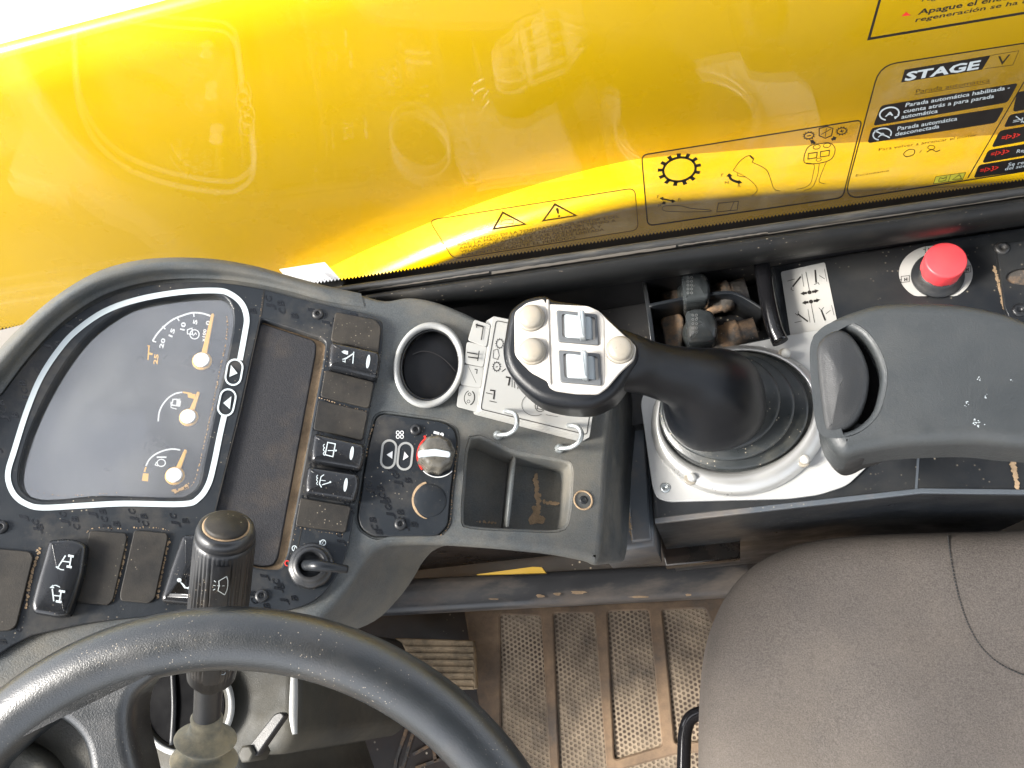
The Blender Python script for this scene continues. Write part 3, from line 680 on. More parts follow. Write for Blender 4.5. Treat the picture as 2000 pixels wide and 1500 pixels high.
dusty(m, [(170, 1040), (186, 1031), (250, 1034)], DASH, FH+.0003, 2.2, .35); dusty(m, [(262, 1031), (300, 1030), (330, 1036)], DASH, FH+.0003, 3, .6); dusty(m, [(622, 776), (670, 792), (715, 803)], DASH, FH+.0003, 2.4, .7); dusty(m, [(612, 840), (640, 780), (650, 664)], DASH, FH+.0003, 1.6, .6); dusty(m, [(577, 1028), (620, 1038), (672, 1044)], DASH, FH+.0003, 1.6, .5); m.build('dust_edge', MT['sand'], fascia)
# embossed repeated letters
m = MB(); random.seed(9)
def inpoly(p, poly):
    x, y = p; c = False
    for i in range(len(poly)):
        x1, y1 = poly[i-1]; x2, y2 = poly[i]
        if (y1 > y) != (y2 > y) and x < (x2-x1)*(y-y1)/(y2-y1)+x1: c = not c
    return c
avoid = [[(30, 480), (490, 555), (490, 700), (440, 1000), (20, 1000), (0, 880), (60, 700), (190, 560)], [(430, 600), (640, 655), (560, 1130), (410, 1110)],
         [(610, 590), (760, 600), (700, 1050), (560, 1040), (610, 800)], [(-100, 1045), (440, 1020), (440, 1200), (-100, 1230)], [(550, 1040), (660, 1040), (660, 1160), (550, 1160)], [(430, 690), (475, 690), (460, 830), (415, 820)]]
recp = [(505, 615), (640, 655), (560, 1120), (400, 1110), (415, 1000), (430, 700)]; scr2 = [(a[0]+(a[0]-255)*.15, a[1]+(a[1]-780)*.12) for a in scr]; fasc = catmull(fas, 2); hp = fillet(heat_h, 8)
scrp = catmull(scr2, 2)
for i in range(-4, 34):
    for j in range(0, 14):
        x = i*27-j*15+130; y = 560+j*62+(i % 3)*21+i*3
        for k, ch in enumerate('JCB'):
            px_, py_ = x-3.4*k, y-15.5*k; cs4 = [(px_-6, py_-6), (px_-13, py_), (px_+1, py_+1), (px_-3, py_-13), (px_-15, py_-13)]
            if all(inpoly(p_, fasc) for p_ in cs4) and not any(inpoly(cs4[0], a) for a in avoid[3:]) and not any(inpoly(p_, scrp) for p_ in cs4) and not any(inpoly(p_, recp) for p_ in cs4):
                m.text(ch, DASH, FH+.00025, (px_, py_), (px_-2.4, py_-11), (-13, -2), off=.02)
            elif all(inpoly(p_, hp) for p_ in cs4) and py_ > 925 and not any(inpoly(p_, ell(839, 977, 36, 42)) for p_ in cs4):
                m.text(ch, DASH, .0025, (px_, py_), (px_-2.4, py_-11), (-13, -2), off=.02)
m.build('embossed_letters', MT['emboss'], fascia)
# cluster
m = MB(); wline = [(466, 704), (475, 655), (479, 623), (470, 596), (448, 577), (421, 570), (351, 573), (270, 587), (205, 610), (151, 647), (116, 685), (81, 739), (54, 804), (30, 880), (19, 917), (20, 942), (32, 966), (54, 982), (85, 989), (162, 985), (243, 981), (356, 982), (386, 971), (405, 944), (416, 904), (427, 850), (436, 810)]
cp = lambda q, dx=0: [(a[0]+dx, a[1]) for a in q]
wl2 = [(a[0]+(a[0]-255)*.012, a[1]+(a[1]-780)*.012) for a in wline]
m.stroke(catmull(wl2, 5, False), DASH, FH+.0004, 11)
def pill(m, cx, cy, hw, hh, rot, wd, pl, h):
    q = []
    for a0, oy in ((180, -1), (0, 1)):
        for k in range(11):
            t_ = math.radians(a0+18*k); q.append((hw*math.cos(t_), oy*(hh-hw)+hw*math.sin(t_)))
    c, s_ = math.cos(math.radians(rot)), math.sin(math.radians(rot))
    m.stroke([(cx+x*c-y*s_, cy+x*s_+y*c) for x, y in q], pl, h, wd, closed=True)
pill(m, 457, 727, 15, 25, 10, 3.5, DASH, FH+.0006); pill(m, 443, 786, 15, 26, 12, 3.5, DASH, FH+.0006)
m.poly([(451, 713), (464, 729), (448, 736)], DASH, FH+.0006); m.poly([(452, 774), (436, 787), (449, 799)], DASH, FH+.0006)
m.build('white_outline', MT['white'], fascia)
clus = MB(); clus.prism([(a[0]+(a[0]-255)*.06, a[1]+(a[1]-780)*.05) for a in scr], DASH, -.0042, .002, smooth=4); cl = clus.build('gauge_face', mat('gauge_black', (.012, .014, .017), .35, dust=.2, ds=10, dcol=(.07, .07, .07)), dash)
def arcpx(cx, cy, r, a0, a1, n=24): return [(cx+r*math.cos(math.radians(a0+(a1-a0)*k/n)), cy-r*math.sin(math.radians(a0+(a1-a0)*k/n))) for k in range(n+1)]
G = -.0040; m = MB()
m.stroke(catmull([(411, 617), (395, 612), (376, 611), (357, 616), (338, 624), (321, 637), (307, 652), (298, 666)], 4, False), DASH, G, 3.4)
for a, b in (((378, 611), (379, 619)), ((345, 619), (350, 627)), ((317, 637), (323, 643)), ((298, 666), (305, 668))): m.stroke([a, b], DASH, G, 2.6)
def gt(m, s_, x, y, L_, H_, an, off=.03):
    a = math.radians(an); m.text(s_, DASH, G, (x, y), (x+L_*math.cos(a), y-L_*math.sin(a)), (-H_*math.sin(a), -H_*math.cos(a)), off)
gt(m, '0', 409, 636, 9, 8, 78); gt(m, '5', 384, 634, 9, 8, 78); gt(m, '10', 360, 646, 16, 9, 78); gt(m, '15', 336, 659, 17, 8, 68); gt(m, '20', 318, 681, 20, 8, 74); gt(m, 'x100', 399, 668, 25, 6, 80)
m.stroke(ell(380, 653, 9, 9, n=20), DASH, G, 2, closed=True); m.stroke([(366, 644), (375, 641), (376, 653), (366, 652)], DASH, G, 2, closed=True); m.stroke([(377, 656), (382, 650), (384, 654)], DASH, G, 1.6)
m.stroke(catmull([(309, 823), (311, 805), (318, 790), (329, 777), (342, 769), (356, 766)], 4, False), DASH, G, 3)
m.stroke([(338, 780), (351, 780), (350, 793), (335, 791)], DASH, G, 2.5, closed=True); m.poly([(345, 781), (354, 783), (352, 794), (344, 793)], DASH, G); m.stroke([(334, 785), (334, 796), (345, 799)], DASH, G, 1.6)
m.stroke(catmull([(285, 910), (292, 897), (304, 887), (320, 880), (337, 877), (352, 879)], 4, False), DASH, G, 3)
m.stroke(ell(315, 904, 8, 7, n=18), DASH, G, 2, closed=True); m.stroke([(306, 902), (303, 908), (308, 910)], DASH, G, 1.8); m.stroke([(306, 893), (325, 893)], DASH, G, 3)
m.build('gauge_markings', mat('bright_print', (.85, .87, .87), .5), cl)
m = MB(); m.stroke([(291, 676), (289, 703)], DASH, G, 2.6); m.stroke([(290, 690), (298, 692)], DASH, G, 4); m.stroke([(293, 676), (288, 675)], DASH, G, 2)
gt(m, '25', 307, 712, 20, 8, 82)
m.stroke([(357, 766), (375, 769)], DASH, G, 3); m.poly([(366, 768), (382, 770), (379, 779), (367, 776)], DASH, G); m.stroke([(282, 922), (285, 912)], DASH, G, 3); m.poly([(279, 924), (290, 925), (289, 940), (277, 939)], DASH, G)
m.build('amber_markings', MT['amber'], cl)
for (x, y, r_, tx, ty) in ((395, 706, 15, 416, 612), (369, 816, 14, 388, 765), (342, 930, 14, 363, 878)):
    m = MB(); c_ = DASH.hit(x, y, -.004); k = .56/1600*1.05
    a = V((x, y)); b = V((tx, ty)); d_ = (b-a).normalized(); nn = V((-d_.y, d_.x))
    m.prism([tuple(a+nn*6), tuple(a-nn*6), tuple(b-nn*2.8), tuple(b+nn*2.8)], DASH, -.0022, .001, bev=.0003, r=3)
    m.lathe(c_, DASH.n, [(r_*1.22*k, .0), (r_*1.22*k, .0012), (r_*1.05*k, .0016)], 28)
    nd = m.build('needle', MT['needle'], cl); m = MB(); m.lathe(c_, DASH.n, [(r_*k*.98, .0014), (r_*k*.98, .0032), (r_*k*.85, .0038)], 28); m.build('needle_cap', MT['ring'] if 0 else mat('cap_white', (.62, .62, .61), .4), nd)
m = MB(); m.prism(catmull([(a[0]+(255-a[0])*.0, a[1]) for a in scr], 4), DASH, -.0012, .0002); m.build('gauge_lens', MT['screen'], dash)
m = MB(); random.seed(5)
e = catmull([(442, 618), (444, 650), (432, 710), (418, 780), (402, 850), (390, 905), (380, 940), (365, 955), (335, 962)], 8, False)
dusty(m, e[::6], DASH, -.0008, 2.4, .9, 4); dusty(m, [(335, 960), (350, 958), (368, 946)], DASH, -.0008, 5, 2); dusty(m, [(60, 955), (120, 968), (230, 962)], DASH, -.0008, 1.6, .4)
m.build('dust_edge', MT['sand'], dash)
# rubber mat recess
m = MB(); m.poly([(500, 610), (645, 655), (555, 1125), (400, 1100)], DASH, -.0022); m.build('sandy_recess', MT['sand'], dash)
m = MB(); m.prism([(509, 630), (612, 664), (618, 672), (617, 690), (543, 1090), (534, 1104), (510, 1107), (448, 1092), (436, 1080), (420, 1008), (466, 800)], DASH, .0008, .003, bev=.0012, r=8); m.build('rubber_mat', MT['pad'], dash)
# switches
def rocker(px, icons=None, lens=None, label=None, h=.0125):
    m = MB(); m.prism(px, DASH, h, h-.001, bev=.0040, r=9, dome=.0006, steps=5); o = m.build('rocker_switch', MT['rocker'], dash, label)
    if lens:
        m = MB(); m.poly(ell(lens[0], lens[1], 3.6, 13.5, 8, 18), DASH, h+.0006); m.build('indicator_lens', MT['white'], o)
    if icons:
        m = MB(); icons(m, h+.0009); m.build('printed_symbol', MT['white'], o)
    return o
def ic_tool(m, h):
    m.stroke([(691, 687), (689, 710)], DASH, h, 2); m.stroke([(691, 690), (673, 702)], DASH, h, 2.4); m.stroke([(676, 699), (669, 702)], DASH, h, 1.5); m.stroke([(674, 702), (674, 707), (669, 705)], DASH, h, 1.5)
    m.poly([(671, 684), (680, 686), (679, 693), (670, 690)], DASH, h); m.stroke([(672, 685), (668, 687), (671, 690)], DASH, h, 1.3)
def ic_rear(m, h):
    m.stroke([(640, 864), (655, 867), (650, 892), (635, 888)], DASH, h, 2, closed=True); m.stroke([(640, 880), (656, 880)], DASH, h, 1.6); m.poly(ell(656, 880, 2, 2, n=8), DASH, h)
    for y in (871, 878, 886): m.stroke(ell(634.5, y, 3, 3.2, n=10, a0=90, a1=270), DASH, h, 1.4)
def ic_wash(m, h):
    m.stroke([(633, 927), (627, 931), (624, 945), (628, 952)], DASH, h, 1.8); m.stroke([(629, 947), (645, 942)], DASH, h, 1.8); m.poly(ell(645, 941.5, 2, 2, n=8), DASH, h); m.stroke([(627, 938), (636, 939)], DASH, h, 1.2)
    for y in (931, 937, 944): m.stroke(ell(621, y, 2.6, 2.8, n=10, a0=90, a1=270), DASH, h, 1.3)
rocker([(645, 664), (742, 685), (745, 700), (738, 739), (641, 716), (641, 700)], ic_tool, (719, 706), 'glossy rocker with padlock and wrench symbol')
rocker([(612, 843), (714, 866), (714, 885), (706, 917), (607, 900), (607, 880)], ic_rear, (687, 885), 'glossy rocker with rear wiper symbol')
rocker([(600, 908), (702, 924), (704, 945), (694, 979), (596, 963), (595, 940)], ic_wash, (675, 947), 'glossy rocker with windscreen washer symbol')
def ic_steer(m, h):
    def hh(x, y, tilt):
        m.stroke([(x-16, y-6), (x-2, y+10)] if tilt > 0 else [(x-9, y-13), (x-5, y+9)], DASH, h, 3.2)
        m.stroke([(x+4, y-10), (x, y+10)], DASH, h, 3.4); m.stroke([(x-7, y), (x+2, y+1)], DASH, h, 2.6); m.stroke([(x-1, y-11), (x+10, y-9)], DASH, h, 4.4); m.stroke([(x-5, y+10), (x+6, y+12)], DASH, h, 4.4)
    m.stroke([(128, 1085), (115, 1105)], DASH, h, 2.6); m.stroke([(139, 1087), (136, 1105)], DASH, h, 2.6); m.stroke([(122, 1096), (137, 1098)], DASH, h, 2.2)
    m.stroke([(133, 1085), (144, 1087)], DASH, h, 4.5); m.stroke([(130, 1106), (140, 1108)], DASH, h, 4.5)
    m.stroke(catmull([(125, 1113), (118, 1112), (112, 1107)], 4, False), DASH, h, 1.8); m.poly([(108, 1107), (116, 1105), (114, 1112)], DASH, h)
    m.stroke([(102, 1150), (105, 1174)], DASH, h, 2.6); m.stroke([(120, 1153), (116, 1174)], DASH, h, 2.6); m.stroke([(104, 1163), (118, 1164)], DASH, h, 2.2)
    m.stroke([(115, 1154), (127, 1156)], DASH, h, 4.5); m.stroke([(109, 1174), (120, 1176)], DASH, h, 4.5)
    m.stroke(catmull([(117, 1147), (108, 1143), (101, 1147)], 4, False), DASH, h, 1.8); m.poly([(97, 1148), (103, 1142), (106, 1149)], DASH, h)
rocker([(93, 1053), (130, 1050), (152, 1054), (170, 1064), (163, 1115), (149, 1162), (133, 1202), (108, 1205), (62, 1197), (58, 1180), (68, 1140), (82, 1093)], ic_steer, None, 'wide glossy rocker with two axle steering symbols')
def ic_seat(m, h):
    m.poly(ell(350, 1133, 4.5, 4, n=12), DASH, h); m.poly(catmull([(352, 1137), (358, 1140), (364, 1147), (372, 1144), (380, 1138), (382, 1142), (372, 1150), (362, 1149), (360, 1149), (356, 1143)], 3), DASH, h); m.stroke([(374, 1146), (390, 1143)], DASH, h, 5)
rocker([(354, 1043), (425, 1040), (408, 1184), (316, 1175), (313, 1165), (332, 1105)], ic_seat, None, 'glossy rocker with white seat symbol half behind the stalk')
def blank(px, r=6):
    m = MB(); m.prism(px, DASH, FH+.0018, .003, bev=.0007, r=r); return m.build('blank_cover', MT['blank'], dash)
for q in ([(655, 609), (733, 624), (745, 638), (739, 690), (646, 664)], [(635, 722), (731, 746), (721, 797), (626, 774)], [(622, 781), (719, 804), (708, 860), (612, 838)], [(587, 972), (686, 989), (675, 1040), (577, 1026)],
          [(-60, 1066), (58, 1077), (65, 1088), (32, 1222), (20, 1231), (-60, 1236)], [(175, 1036), (246, 1041), (248, 1052), (221, 1172), (211, 1182), (150, 1176), (160, 1110)], [(262, 1035), (326, 1041), (328, 1050), (303, 1168), (292, 1178), (235, 1173), (234, 1160)]):
    blank(q)
def screw(x, y, pl=DASH, h=FH, k=1.0, parent=None, mt='black'):
    m = MB(); r_ = .0042*k; c_ = pl.hit(x, y, h)
    m.lathe(c_, pl.n, [(r_, -.001), (r_, .0006), (r_*.85, .0016), (r_*.5, .0021), (r_*.44, .0018), (r_*.40, .0002), (.0001, .0002)], 20)
    return m.build('screw', MT[mt], parent or dash)
for x, y in ((621, 614), (511, 1164), (2, 1030)): screw(x, y)
screw(1139, 977, h=-.001, mt='cond', k=.8)
# ignition switch
m = MB(); c_ = DASH.hit(608, 1106, FH); rr = 41*.565/1600
m.lathe(c_, DASH.n, [(rr, 0), (rr, .004), (rr*.93, .0055), (rr*.86, .0055), (rr*.8, .008), (rr*.62, .0095), (rr*.56, .009), (rr*.5, .003), (.0001, .003)], 40, wob=lambda a, h_: 1+(.025 if (h_ < .0054 and math.cos(8*a) > .3) else 0))
ig = m.build('ignition_switch', MT['black'], dash)
m = MB(); m.tube([DASH.hit(596, 1104, .006), DASH.hit(604, 1104, .018), DASH.hit(622, 1105, .024), DASH.hit(650, 1108, .024), DASH.hit(678, 1112, .021)], [.0035, .0035, .0036, .0032, .0026], seg=14); m.build('key_lever', MT['cond'], ig)
m = MB(); m.stroke(ell(575, 1071, 4.5, 5, n=16), DASH, FH+.0003, 1.8, closed=True); m.stroke([(574, 1074), (576, 1068)], DASH, FH+.0003, 1.3); m.stroke(ell(631, 1060, 5, 5.5, n=16), DASH, FH+.0003, 1.6, closed=True); m.stroke([(625, 1056), (624, 1064)], DASH, FH+.0003, 1.8); m.stroke([(632, 1057), (629, 1061), (633, 1064)], DASH, FH+.0003, 1.2)
m.build('ignition_symbols', MT['white'], dash)
m = MB(); m.stroke(ell(561, 1100, 4.5, 5, n=16), DASH, FH+.0003, 1.8, closed=True); m.build('stop_symbol', MT['red'], dash)
# round air vent
VT = DASH; m = MB(); k = .61/1600
def ringloft(m, prof, cx, cy, rx, ry, rot, pl):
    m.loft([[pl.hit(*p, h_) for p in ell(cx, cy, rx*f_, ry*f_, rot, 48)] for f_, h_ in prof])
ringloft(m, [(1.06, -.001), (1.06, .004), (1.03, .0058), (.97, .0062), (.91, .005), (.885, .002), (.87, -.002)], 838, 713, 65, 80, 12, DASH); vent = m.build('air_vent', MT['ring'], dash)
m = MB(); ringloft(m, [(.885, .0015), (.85, .002), (.82, -.006), (.80, -.02)], 840, 713, 65, 80, 12, DASH); m.build('vent_collar', MT['black'], vent)
m = MB(); m.prism(ell(842, 714, 54, 68, 12, 40), DASH, -.004, .004, bev=.001, dome=.002); m.build('vent_flap', MT['hole'] if 0 else mat('vent_disc', (.004, .0045, .006), .6, spec=.25, dust=.05), vent)
m = MB(); m.stroke(catmull([(806, 692), (825, 686), (848, 690), (870, 704), (890, 726)], 5, False), DASH, -.0018, 1.8); m.stroke(catmull([(813, 664), (830, 651), (850, 648), (870, 655)], 5, False), DASH, -.0019, 1.4); m.build('vent_vane', MT['ink'], vent)
# heater panel
m = MB(); m.prism(heat_h, DASH, .0022, .004, bev=.001, r=10); hp_ = m.build('heater_panel', MT['fascia'], dash)
m = MB(); pill(m, 759, 887, 13.5, 27, 6, 4.2, DASH, .0026); pill(m, 791, 891, 13.5, 26, 6, 4.2, DASH, .0026); m.build('button_outline', MT['ring'], hp_)
m = MB(); m.poly([(767, 881), (755, 888), (766, 896)], DASH, .0027); m.poly([(790, 882), (798, 892), (787, 899)], DASH, .0027)
for a, b in ((777, 845), (785, 845), (777, 853), (785, 853)): m.stroke(ell(a, b, 3, 3.4, n=10), DASH, .0027, 1.5, closed=True)
m.build('fan_symbols', MT['dimwhite'], hp_); m = MB(); m.stroke([(847, 844), (858, 847)], DASH, .0027, 5); m.poly(ell(863, 849, 4, 4, n=12), DASH, .0027)
m.build('thermometer_symbol', MT['dimwhite'], hp_); m = MB(); m.stroke(ell(855, 890, 40, 42, 0, 20, 45, 135), DASH, .0027, 2); m.build('scale_line', MT['dimwhite'], hp_)
m = MB(); m.stroke(ell(855, 890, 40, 42, 0, 20, 140, 232), DASH, .0027, 3.2); m.stroke([(829, 851), (831, 857)], DASH, .0027, 4); m.build('heat_scale', MT['red'], hp_)
kc = DASH.hit(850, 893, .0022); rr = 33*.60/1600
m = MB(); m.lathe(kc, DASH.n, [(rr*1.05, 0), (rr*1.02, .004), (rr, .013), (rr*.92, .016), (rr*.6, .0172), (.0001, .0174)], 48, wob=lambda a, h_: 1+.05*math.cos(9*a)*(1 if h_ < .0145 else .3))
kn = m.build('temperature_knob', MT['silverknob'], dash)
m = MB(); m.prism([(817, 880), (850, 876), (880, 882), (880, 893), (850, 890), (817, 893)], DASH, .0205, .002, bev=.0006, r=5, smooth=0); m.build('knob_pointer', MT['white'], kn)
m = MB(); cc = DASH.hit(839, 977, .0022); m.lathe(cc, DASH.n, [(.0118, -.001), (.0117, .0002), (.0112, .0005), (.0001, .0006)], 36); m.build('plug_cover', MT['fascia'], dash)
m = MB(); a_ = ell(838, 977, 34, 37, 0, 20, 100, 258); b_ = ell(840, 978, 30, 35, 0, 20, 100, 258); m.poly(a_+b_[::-1], DASH, .0027); m.build('sand_crescent', MT['sand'], dash)
screw(812, 840, h=.0022); screw(782, 1024, h=.0022)
# sand gathered round heater panel edge and recess
m = MB(); random.seed(8)
for pth, wd in (([(893, 870), (884, 960), (878, 1022), (860, 1047)], 3), ([(706, 960), (702, 1005), (710, 1034)], 3), ([(735, 822), (722, 850), (716, 890)], 4)):
    dusty(m, pth, DASH, .0004, wd*.8, .8)
m.build('dust_edge', MT['sand'], dash)

# lower cowl around the steering column, second vent
LOW = FL(.60)
m = MB(); m.prism([(-300, 1240), (60, 1240), (300, 1215), (500, 1215), (575, 1230), (582, 1300), (580, 1400), (576, 1440), (540, 1475), (470, 1490), (440, 1650), (-300, 1650)], FL(.66), 0, .02, bev=.01, smooth=3, down=(0, 0, -.22)); m.build('column_cowl', MT['cowl'], dash)
m = MB(); m.tube([FL(.665).hit(u_, v_) for u_, v_ in ((575, 1300), (574, 1350), (573, 1400), (576, 1434))], [.0022, .003, .003, .0018], seg=10); m.build('pale_strip', MT['ring'], dash)
m = MB(); L2 = FL(.665); ringloft(m, [(1.1, -.004), (1.1, .002), (1.03, .005), (.97, .004), (.92, -.004)], 362, 1378, 88, 92, 10, L2); v2 = m.build('air_vent', MT['ring'], dash, 'lower round vent with dark opening seen through the steering wheel')
m = MB(); ringloft(m, [(.95, .002), (.88, .0), (.84, -.01)], 362, 1378, 88, 92, 10, L2); m.build('vent_collar', MT['cowl'], v2)
m = MB(); m.prism(ell(362, 1378, 76, 80, 10), L2, .0008, .002); m.build('vent_opening', MT['hole'], v2)
m = MB(); m.tube([L2.hit(337, 1305, .002), L2.hit(340, 1380, .003), L2.hit(336, 1455, .002)], .002, seg=8); m.build('vent_vane', MT['black'], v2)
m = MB(); m.prism([(478, 1467), (535, 1395), (548, 1390), (556, 1398), (500, 1478)], FL(.70), 0, .006, bev=.001, r=5); m.build('tilt_lever', MT['black'], dash)
m = MB(); m.lathe(FL(.70).hit(484, 1472), V((0, 0, 1)), [(.006, -.02), (.006, .002), (.0045, .003)], 6); m.build('tilt_bolt', MT['cowl'], dash)

# hooks (binder rings fixed in the dash)
H = lambda q: [DASH.hit(a, b, c) for a, b, c in q]
rings = []
for q in ([(972, 851, 0), (973, 850, .006), (992, 848, .012), (1006, 838, .017), (1010, 822, .018), (1005, 808, .016), (990, 803, .010), (988, 803, .004)],
          [(1092, 877, 0), (1093, 876, .006), (1114, 874, .012), (1130, 864, .017), (1136, 848, .018), (1128, 834, .016), (1112, 831, .010), (1110, 831, .004)]):
    m = MB(); m.tube(H(q), .0018, seg=12); m.lathe(DASH.hit(q[0][0], q[0][1]), DASH.n, [(.0036, 0), (.0036, .002), (.0018, .0045)], 16); m.build('booklet_hook', MT['steel'], dash)

# operating card booklet
bk = thing('card_booklet', 'white tabbed instruction card booklet hanging on two steel rings', 'booklet', DASH.hit(1040, 760))
body = [(962, 617), (1180, 662), (1151, 856), (937, 801)]
for i in range(5):
    m = MB(); dx = (4-i)*-3.0; dy = (4-i)*1.8; m.prism([(a+dx, b+dy) for a, b in body], DASH, .0012+i*.0012, .0010, bev=.0002, r=5); pg = m.build('card_page', MT['booklet'], bk)
for i, q in enumerate(([(926, 624), (958, 634), (950, 678), (914, 664)], [(912, 667), (951, 676), (944, 717), (907, 709)], [(907, 711), (945, 718), (939, 758), (899, 751)], [(897, 752), (941, 758), (938, 806), (892, 794)])):
    m = MB(); m.prism(q, DASH, .0056-i*.0008, .0006, bev=.0002, r=5); m.build('index_tab', MT['booklet'], bk)
BH = .0062; m = MB()
m.stroke(fillet([(969, 626), (1172, 668), (1146, 849), (939, 799)], 6), DASH, BH, 1.5, closed=True)
TH = .0062
m.stroke([(929, 634), (944, 638)], DASH, TH, 3); m.stroke([(944, 638), (940, 664)], DASH, TH, 2); m.stroke([(932, 632), (931, 640)], DASH, TH, 2)
m.stroke([(912, 688), (933, 692)], DASH, TH, 2.4); m.stroke([(914, 697), (934, 700)], DASH, TH, 2.4); m.stroke([(936, 685), (933, 705)], DASH, TH, 2)
m.stroke([(914, 714), (930, 748)], DASH, TH, .8); m.stroke([(927, 721), (932, 722), (931, 730)], DASH, TH, 2)
m.stroke(ell(917, 777, 10, 14, 8, 20, -70, 70), DASH, TH, 2.4); m.stroke(ell(917, 777, 10, 14, 8, 20, 110, 250), DASH, TH, 1.6); m.text('◇', DASH, TH, (914, 772), (921, 773), (0, -5))
m.stroke(ell(917, 770, 3, 3, n=8), DASH, TH, 1, closed=True); m.stroke(ell(915, 784, 3, 3, n=8), DASH, TH, 1, closed=True)
def dgear(cx, cy):
    m.stroke(ell(cx, cy, 6.5, 8, n=18), DASH, BH, 1.2, closed=True)
    for k in range(12):
        a = 2*PI*k/12; m.stroke([(cx+7*math.cos(a), cy+8.5*math.sin(a)), (cx+9*math.cos(a), cy+10.5*math.sin(a))], DASH, BH, 1.5)
dgear(970, 716); dgear(976, 671); m.stroke([(968, 717), (972, 716)], DASH, BH, 1.5)
m.stroke([(964, 684), (972, 682), (975, 694), (972, 702), (963, 699)], DASH, BH, 1, closed=True)
m.stroke([(980, 726), (988, 720)], DASH, BH, 1.5); m.stroke([(988, 736), (996, 738), (993, 753)], DASH, BH, 3); m.stroke([(1000, 738), (1000, 756)], DASH, BH, 1); m.stroke([(1005, 745), (1005, 758)], DASH, BH, 1.2); m.stroke([(1012, 748), (1011, 760)], DASH, BH, 1.2)
m.stroke([(957, 762), (966, 763), (964, 780)], DASH, BH, 2.6); m.stroke([(949, 767), (962, 770)], DASH, BH, 1.4); m.stroke([(956, 783), (970, 786)], DASH, BH, 1.4)
m.stroke(ell(1045, 790, 26, 22, 0, 20, 60, 300), DASH, BH, .8); m.stroke(ell(1055, 793, 10, 11, n=18), DASH, BH, 1.2, closed=True); m.stroke([(1050, 788), (1061, 790), (1059, 800), (1049, 798)], DASH, BH, 1.2, closed=True); m.stroke([(1068, 798), (1091, 802)], DASH, BH, .8); m.stroke([(1066, 810), (1090, 814)], DASH, BH, .8); m.stroke([(1059, 775), (1057, 792)], DASH, BH, 1.2)
m.build('printed_diagram', MT['ink'], bk)

pp = MB(); pp.prism([(545, 526), (634, 512), (662, 542), (682, 560), (600, 590)], FL(.675), 0, .004); pp.prism([(560, 534), (618, 526), (655, 548), (672, 562), (600, 590)], FL(.682), 0, .002)
tag(pp.build('paper_sheet', MT['paper']), 'folded white paper tucked between the dashboard brow and window', 'paper')

# ================================================================ SIDE CONSOLE
con = thing('side_console', 'black painted side console carrying the joystick and red knob', 'console', (.2, .2, .2))
top = [(1262, 690), (1278, 1018), (1795, 960), (1890, 964), (2100, 962), (2100, 420), (1560, 506), (1500, 520), (1524, 640), (1480, 655), (1270, 690)]
m = MB(); m.prism([(1262, 720), (1278, 1018), (1540, 988), (1797, 958), (2120, 962), (2120, 425), (1560, 508), (1506, 518), (1532, 650), (1400, 682), (1290, 700)], CON, 0, .01, bev=.003, down=(0, 0.01, -.40), bottom=False); m.build('top_panel', MT['cond'], con)
m = MB(); m.prism([(1278, 1012), (1540, 982), (1800, 953), (2110, 957), (2110, 967), (1800, 963), (1540, 993), (1280, 1022)], CON, .0012, .004, bev=.0008); m.stroke([(1795, 870), (1789, 960)], CON, .0006, 5); m.build('edge_lip', MT['steelblue'], con)
m = MB(); m.prism([(1188, 790), (1262, 782), (1278, 1066), (1170, 1080), (1180, 960)], FL(.545), 0, .015, bev=.004, down=(0, 0, -.10)); m.prism([(1212, 790), (1256, 786), (1272, 1054), (1234, 1058)], FL(.552), 0, .008, bev=.002); m.build('side_channel', MT['steelblue'], con)
m = MB(); dusty(m, [(1219, 870), (1226, 990), (1234, 1055)], FL(.552), .0004, 1.6, .6); dusty(m, [(1228, 1000), (1234, 1054)], FL(.552), .0006, 3.5, 2); m.build('sand_streak', MT['sand'], con)
m = MB(); m.prism([(1280, 1022), (1444, 1008), (1446, 1090), (1300, 1106)], FL(.42), 0, .02, bev=.002); m.build('lower_bracket', MT['conside'], con)
m = MB(); m.prism([(1525, 531), (1611, 512), (1638, 642), (1546, 668)], CON, .0007, .0005, r=4); st = m.build('diagram_sticker', MT['booklet'], con)
m = MB(); h = .0010
for q, wd in (([(1574, 531), (1581, 568)], 1), ([(1566, 535), (1570, 560)], .8), ([(1564, 540), (1548, 560)], 3), ([(1592, 527), (1594, 552)], 3), ([(1610, 525), (1615, 550)], .8), ([(1538, 549), (1552, 545)], 1), ([(1611, 545), (1600, 538)], 1), ([(1546, 561), (1545, 565), (1550, 568)], 1), ([(1590, 556), (1598, 552), (1600, 556)], 1),
              ([(1584, 592), (1591, 630)], 1), ([(1578, 604), (1582, 630)], .8), ([(1558, 613), (1578, 628)], 3), ([(1553, 612), (1558, 616), (1560, 608)], 1), ([(1604, 606), (1612, 626)], 3), ([(1599, 601), (1604, 606), (1609, 600)], 1), ([(1552, 630), (1566, 627)], 1), ([(1624, 596), (1629, 616)], .8), ([(1613, 613), (1622, 606)], 1)):
    m.stroke(q, CON, h, wd)
for y, x in ((571, 1581), (589, 1584)):
    m.poly(ell(x, y, 4.2, 3.8, n=12), CON, h); m.stroke([(x-12, y+2), (x-5, y+1)], CON, h, 4.5); m.stroke([(x+5, y-1), (x+12, y-2)], CON, h, 4.5); m.poly([(x-18, y+3), (x-11, y-2), (x-10, y+6)], CON, h); m.poly([(x+18, y-4), (x+10, y-6), (x+11, y+2)], CON, h)
m.build('printed_diagram', MT['ink'], st)
